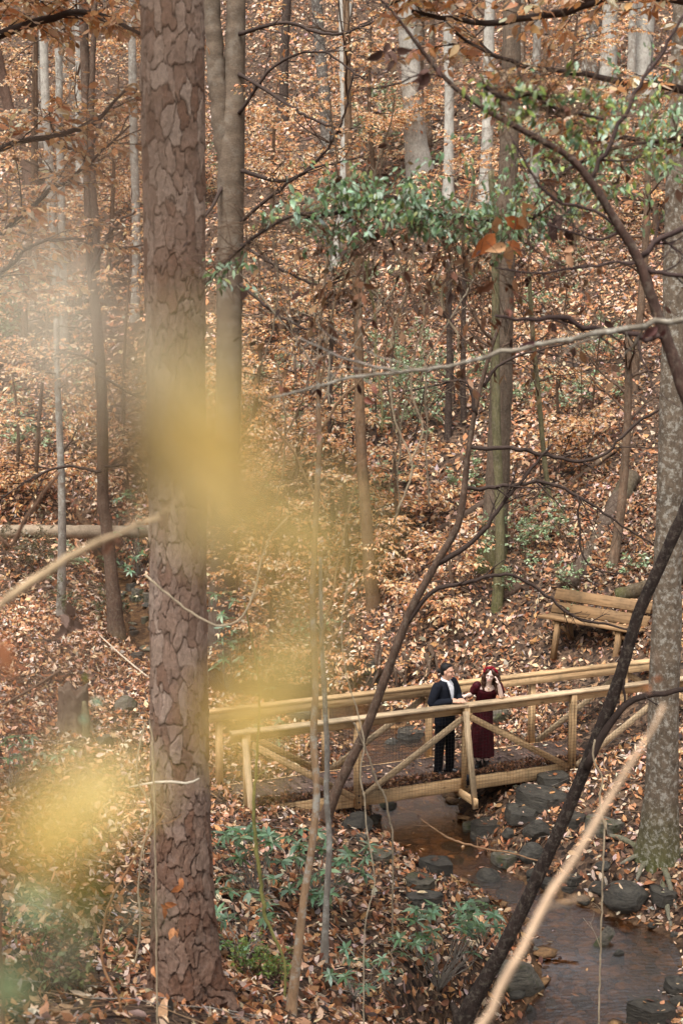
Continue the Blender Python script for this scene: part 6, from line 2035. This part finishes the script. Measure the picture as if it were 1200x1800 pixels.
ROCKS = [
    ('flat slab across the outflow between the two pools', 905, 1560, 50, 16, 'slab', 0), ('angular brown stone beside the outflow of the upper pool', 940, 1545, 40, 22, 'block', 0), ('mossy stone left of the outflow below the round boulder', 840, 1600, 46, 24, 'slab', 1), ('dark stone right of the outflow under the leaning stem', 965, 1560, 38, 22, 'block', 0), ('grey slab in the leaf bar at the bottom right edge', 1190, 1745, 50, 22, 'slab', 0), ('brown stone in the leaf bar left of the lower riffle', 930, 1788, 44, 26, 'block', 0),
    ('flat grey stone in midstream just below the bridge', 742, 1420, 26, 12, 'slab', 0), ('dark wet slab left of midstream below the bridge', 716, 1452, 52, 20, 'slab', 0),
    ('dark mossy boulder at the left waterline by the bridge', 683, 1435, 46, 34, 'block', 1), ('dark boulder under the left bank by the crooked tree', 628, 1458, 66, 40, 'block', 0), ('small brown stone below the dark left boulder', 632, 1478, 30, 16, 'block', 0), ('small mossy stone beside the left boulders', 655, 1448, 26, 22, 'block', 1),
    ('pale blue-grey slab at the right bank under the bridge', 972, 1380, 66, 24, 'slab', 0), ('long dark slab stacked beneath the pale slab', 958, 1418, 88, 34, 'slab', 0), ('dark flat slab jutting toward the pool', 916, 1442, 66, 26, 'slab', 0), ('black flat slab overhanging the pool', 856, 1462, 64, 22, 'slab', 0),
    ('grey-brown angular rock right of the pool', 948, 1470, 56, 38, 'block', 0), ('small black rock at the right rim of the pool', 894, 1474, 30, 24, 'block', 0), ('rounded grey boulder right of the lower pool', 934, 1512, 50, 38, 'round', 0), ('flat mossy stone below the pool', 888, 1518, 54, 20, 'slab', 1),
    ('round brown boulder in the middle of the creek', 856, 1562, 54, 46, 'round', 0), ('flat grey stone lying in the pool', 793, 1496, 44, 12, 'slab', 0), ('broad brown flat stone at the left rim of the pool', 768, 1535, 66, 28, 'slab', 0), ('flat mossy stone on the left leafy bank', 736, 1562, 56, 24, 'slab', 1),
    ('long mossy stone half buried on the left bank', 672, 1514, 48, 16, 'slab', 1), ('dark brown stone above the rhododendron', 745, 1592, 60, 24, 'slab', 0), ('flat stone below the round brown boulder', 892, 1588, 46, 22, 'slab', 0),
    ('large smooth grey boulder on the right side of the creek', 1100, 1592, 90, 50, 'round', 0), ('reddish stone leaning behind the large smooth boulder', 1052, 1572, 50, 26, 'block', 0), ('dark slab right of the large smooth boulder', 1166, 1590, 50, 24, 'slab', 0),
    ('large pale mossy rock at the left water edge near the bottom', 905, 1745, 118, 74, 'block', 1), ('flat stone in the shallows above the wide pool', 1004, 1552, 40, 16, 'slab', 0), ('small wet stone at the head of the wide pool', 1003, 1566, 30, 10, 'slab', 0),
    ('small greenish stone in the lower riffle', 966, 1772, 32, 20, 'block', 1), ('slab at the lip of the lower riffle', 1022, 1772, 40, 26, 'slab', 0), ('dark tilted slab in the bottom right creek', 1120, 1772, 46, 22, 'slab', 0), ('broad grey slab in the bottom right corner of the creek', 1150, 1800, 90, 44, 'slab', 0),
    ('mossy stone under the right bank below the leaning stem', 1062, 1462, 70, 28, 'slab', 1), ('dark stone in the hollow below the bridge right end', 1010, 1450, 44, 22, 'slab', 0), ('small dark stone beside the pale trunk roots', 1062, 1530, 34, 18, 'block', 0),
    ('pointed brown rock on the trail at left', 222, 1248, 54, 32, 'block', 1), ('small brown rock beside the stump', 186, 1312, 38, 28, 'block', 0), ('mossy ledge rock in the hollow behind the bridge', 656, 1180, 42, 28, 'slab', 1), ('grey rock under the ledge behind the bridge', 658, 1206, 40, 24, 'block', 0),
    ('blue-grey slab in the creek behind the bridge rail', 725, 1305, 62, 26, 'slab', 0), ('grey slab upstream behind the left bridge rail', 520, 1262, 60, 22, 'slab', 0), ('dark rock in the shade behind the far rail', 690, 1320, 46, 28, 'block', 0), ('mossy block behind the far rail below the leafy slope', 880, 1265, 60, 30, 'block', 1),
]
for k, (lb, px, py, w, h, kd, ms) in enumerate(ROCKS):
    rock(lb, px, py, w, h, kd, k + 1, bool(ms), depth=1.3 if kd == 'slab' else 1.0)
rock('upright leaning slab standing in the wide pool', 1056, 1684, 30, 66, 'slab', 71, True, yaw=.5, sink=.12, roll=.75, depth=.6)
rock('short broken slab beside the leaning slab in the wide pool', 1086, 1698, 30, 36, 'block', 72, False, yaw=.3, sink=.15, roll=.3, depth=.7)
rr = random.Random(77)
for k in range(26):          # tumbled stones of the upper creek at left
    px, py = rr.choice([(232, 1118), (250, 1100), (258, 1138), (246, 1078), (262, 1060), (240, 1150), (200, 975), (170, 958), (222, 1040), (250, 1170)])
    rock('grey tumbled stone in the upper creek left of the pine', px + rr.gauss(0, 12), py + rr.gauss(0, 10), rr.uniform(14, 32), rr.uniform(8, 18), rr.choice(('slab', 'block')), 100 + k, rr.random() < .3, group='tumbled stones of the upper creek', small=True)
for k in range(80):          # small stones along the lower creek edge
    i = rr.randint(95, 190)
    sd = rr.choice((-1, 1))
    T_ = norm(SPL[min(i + 1, 259), :2] - SPL[i, :2]); nrm_ = np.array([-T_[1], T_[0]])
    q = SPL[i, :2] + nrm_ * sd * SPL[i, 3] * rr.choice((rr.uniform(.75, 1.3), rr.uniform(.2, 1.0) if SPL[i, 3] < .55 else rr.uniform(.85, 1.3)))
    if q[1] < 12.5 or q[1] > 26: continue
    w = rr.uniform(.10, .28) * ppm(q[1])
    rock('small wet stone along the waterline of the lower creek', 0, 0, w, w * rr.uniform(.35, .6), rr.choice(('slab', 'block', 'round')), 200 + k, rr.random() < .2, group='small stones along the creek', small=True, pos=(q[0], q[1], gz(q[0], q[1])))
# pebbles and slabs lying on the bed
bedm = mat_rock('bed_stone', lin(140, 106, 70), lin(50, 34, 24))
g = Geo()
bv, bf = ico(1)
for k in range(900):
    i = rr.randint(80, 205)
    T_ = norm(SPL[min(i + 1, 259), :2] - SPL[i, :2]); nrm_ = np.array([-T_[1], T_[0]])
    q = SPL[i, :2] + nrm_ * rr.uniform(-.95, .95) * SPL[i, 3]
    z = gz(q[0], q[1])
    s = rr.uniform(.05, .22)
    v = bv * (1 + .25 * np.array([rr.gauss(0, 1) for _ in range(len(bv))]))[:, None] * np.array([s, s * rr.uniform(.5, 1), s * rr.uniform(.15, .28)])
    a = rr.uniform(0, 3.14)
    v = v @ np.array([[math.cos(a), math.sin(a), 0], [-math.sin(a), math.cos(a), 0], [0, 0, 1]])
    g.add(v + [q[0], q[1], z], bf)
tag(g.build('creek_bed_stones', bedm, smooth=False), 'brown flat pebbles on the creek bed', 'pebbles', kind='stuff')
g = Geo()
n_ = 700                      # sunken and stranded leaves at the water
i = rng.integers(85, 205, n_)
T_ = norm(np.gradient(SPL[:, :2], axis=0))[i]
f = rng.choice([-1, 1], n_) * rng.beta(3, 1.2, n_)
q = SPL[i, :2] + np.c_[-T_[:, 1], T_[:, 0]] * (f * SPL[i, 3] * 1.05)[:, None] + rng.normal(0, .05, (n_, 2))
z = np.maximum(ground(q[:, 0], q[:, 1]), np.where(rng.random(n_) < .35, SPL[i, 2] + .004, -9))
scatter_leaves(g, q[:, 0], q[:, 1], z, .085, 2, .15, .012, nrm=np.tile([0, 0, 1.0], (n_, 1)), pal=PAL * .8)
tag(g.build('creek_leaves', M['litter'], smooth=False), 'wet leaves stranded in the creek', 'leaf litter', kind='stuff')

# leaves lying on the larger rocks
g = Geo()
for o in [q for q in bpy.data.objects if q.name.startswith('creek_rock')]:
    d_ = o.dimensions
    if d_.x < .25: continue
    k = int(d_.x * d_.y * 22) + 1
    x = o.location.x + rng.normal(0, d_.x * .22, k); y = o.location.y + rng.normal(0, d_.y * .22, k)
    for a, b in zip(x, y):
        hit_, loc, nr, _ = o.ray_cast(Vector((a - o.location.x, b - o.location.y, 3)), Vector((0, 0, -1)))
        if hit_ and nr.z > .6:
            scatter_leaves(g, np.array([a]), np.array([b]), np.array([loc.z + o.location.z]), .09, 2, .2, .012, nrm=np.array([[nr.x, nr.y, nr.z]]))
tag(g.build('rock_leaves', M['litter'], smooth=False), 'single leaves lying on top of the creek rocks', 'leaf litter', kind='stuff')

# ------------------------------------------------------------------ logs, stump, root mound
def log(label, a, b, ra, rb, tint, seed, moss=0, mat='log', n=14, name='fallen_log', rough=.10):
    g = Geo()
    m = 40
    P = smooth_path([a, (np.asarray(a) + b) / 2 + [0, 0, -.02], b], m)
    c = np.tile(tint, (m, 1))
    if moss:
        t = (np.clip(fbm(P * 1.6, 2, seed) + .3, 0, 1) * moss)[:, None]
        c = c * (1 - t) + MOSS * t
    tube(g, P, np.linspace(ra, rb, m) * (1 + .05 * noise3(P * 2, seed)), n, c, rough, True, seed, rfreq=6)
    o = bpy.data.objects.new(name, g.mesh(name, a))
    o.data.materials.append(M[mat]); o.location = [float(x) for x in a]
    COL.objects.link(o)
    tag(o, label, 'log')
    return o
_la, _lb = hit(-90, 950), hit(300, 955)
log('long pale fallen log spanning the upper creek at left', _la + [0, 0, .22], _lb + [0, 0, .3], .17, .15, lin(146, 130, 110), 1, rough=.16)
log('dark rotten trunk lying down the slope above the bench', hit(1000, 1040) + [0, 0, .10], hit(1110, 850) + [0, 0, .15], .14, .19, lin(74, 60, 50), 2, .3, mat='bark_brown', rough=.22)
log('mossy log lying behind the bench', hit(1085, 1055) + [0, 0, .06], hit(1215, 1020) + [0, 0, .14], .14, .18, lin(76, 64, 48), 3, .8, mat='bark_brown', rough=.2)
log('short dark log on the slope right of the crooked tree', hit(770, 935) + [0, 0, .03], hit(860, 885) + [0, 0, .08], .07, .09, lin(78, 64, 54), 4)
log('small dark log beside the slim greenish trunk', hit(882, 1052) + [0, 0, .03], hit(915, 1035) + [0, 0, .05], .09, .08, lin(76, 60, 50), 5)
log('thin fallen branch low on the left trail', hit(0, 1245) + [0, 0, .03], hit(110, 1180) + [0, 0, .04], .018, .03, lin(110, 88, 70), 6, mat='twig', n=7)
log('thin fallen grey pole on the slope under the lichen bough', hit(930, 905) + [0, 0, .05], hit(1090, 790) + [0, 0, .1], .05, .06, lin(110, 92, 76), 7, n=8)
log('pale fallen stick at the left behind the pine', hit(176, 1130) + [0, 0, .15], hit(262, 1195) + [0, 0, .03], .012, .02, lin(176, 160, 140), 8, mat='twig', n=7)
# stump with ragged top
sb_ = hit(130, 1283)
st = thing('tree_stump', 'weathered grey-brown tree stump on the left of the trail', 'stump', sb_)
g = Geo()
W_ = 27 / ppm(sb_[1])
NAs, NZs = 40, 22
for_a = np.linspace(0, 2 * np.pi, NAs, endpoint=False)
V = []
for kz in range(NZs):
    t_ = kz / (NZs - 1)
    for a in for_a:
        hh = (.80 + .05 * math.sin(a * 3 + 1) + .04 * math.sin(a * 7)) * t_ - .12
        rr2 = W_ * (1 + .45 * math.exp(-max(hh, 0) / .12) * (.6 + .4 * math.cos(a * 5)) + .05 * math.sin(a * 9) - .04 * t_)
        V.append(sb_ + [rr2 * math.cos(a), rr2 * math.sin(a), hh])
V = np.array(V)
V = V + (.012 * fbm(V * 9, 3, 4))[:, None] * np.array([1, 1, .3])
i = np.arange(NZs - 1)[:, None] * NAs; j = np.arange(NAs)[None]; k_ = (j + 1) % NAs
g.add(V, np.stack([i + j, i + k_, i + NAs + k_, i + NAs + j], -1).reshape(-1, 4), lin(106, 92, 78))
inner = V[-NAs:] * .45 + V[-NAs:].mean(0) * .55 - [0, 0, .06]
b_ = g.n
g.add(inner, np.stack([np.arange(NAs), (np.arange(NAs) + 1) % NAs, (np.arange(NAs) + 1) % NAs], -1)[:0].reshape(0, 3), lin(84, 66, 52))
g.f.append(np.stack([np.arange(NAs) + b_ - NAs, (np.arange(NAs) + 1) % NAs + b_ - NAs, (np.arange(NAs) + 1) % NAs + b_, np.arange(NAs) + b_], -1))
g.f.append((np.arange(NAs) + b_)[None])
g.f = [f for f in g.f if len(f)]
g.build('stump_body', M['log'], st)
sn = hit(152, 1300)
g = Geo()
q = np.array([sn - [0, 0, .1], sn + [0, 0, .3], sn + [-.02, 0, .62]])
tube(g, smooth_path(q, 14), np.interp(np.linspace(0, 1, 14), [0, .8, 1], [.075, .06, .03]), 9, lin(120, 112, 84), .12, seed=6)
snag = thing('snag_post', 'short broken grey snag beside the stump', 'snag', sn)
g.build('post', M['log'], snag)
# root mound behind the bridge: an undercut bank with hanging roots
rm_ = hit(715, 1195)
rt = thing('root_mass', 'dark tangled root mass in the bank hollow behind the bridge', 'roots', rm_)
rnd = random.Random(4)
for k in range(15):
    a = rm_ + np.array([rnd.uniform(-.55, .65), rnd.uniform(-.05, .35), rnd.uniform(.15, .55)])
    b = a + np.array([rnd.gauss(0, .35), rnd.uniform(-.35, -.05), -rnd.uniform(.25, .6)])
    g = Geo()
    tube(g, smooth_path([a + [0, .2, .05], (a + b) / 2 + [rnd.gauss(0, .08), -.08, .06], b], 10), np.linspace(.05, .012, 10) * rnd.uniform(.5, 1.2), 7, lin(74, 58, 46), .12, seed=k)
    g.build('root', M['bark_brown'], rt)
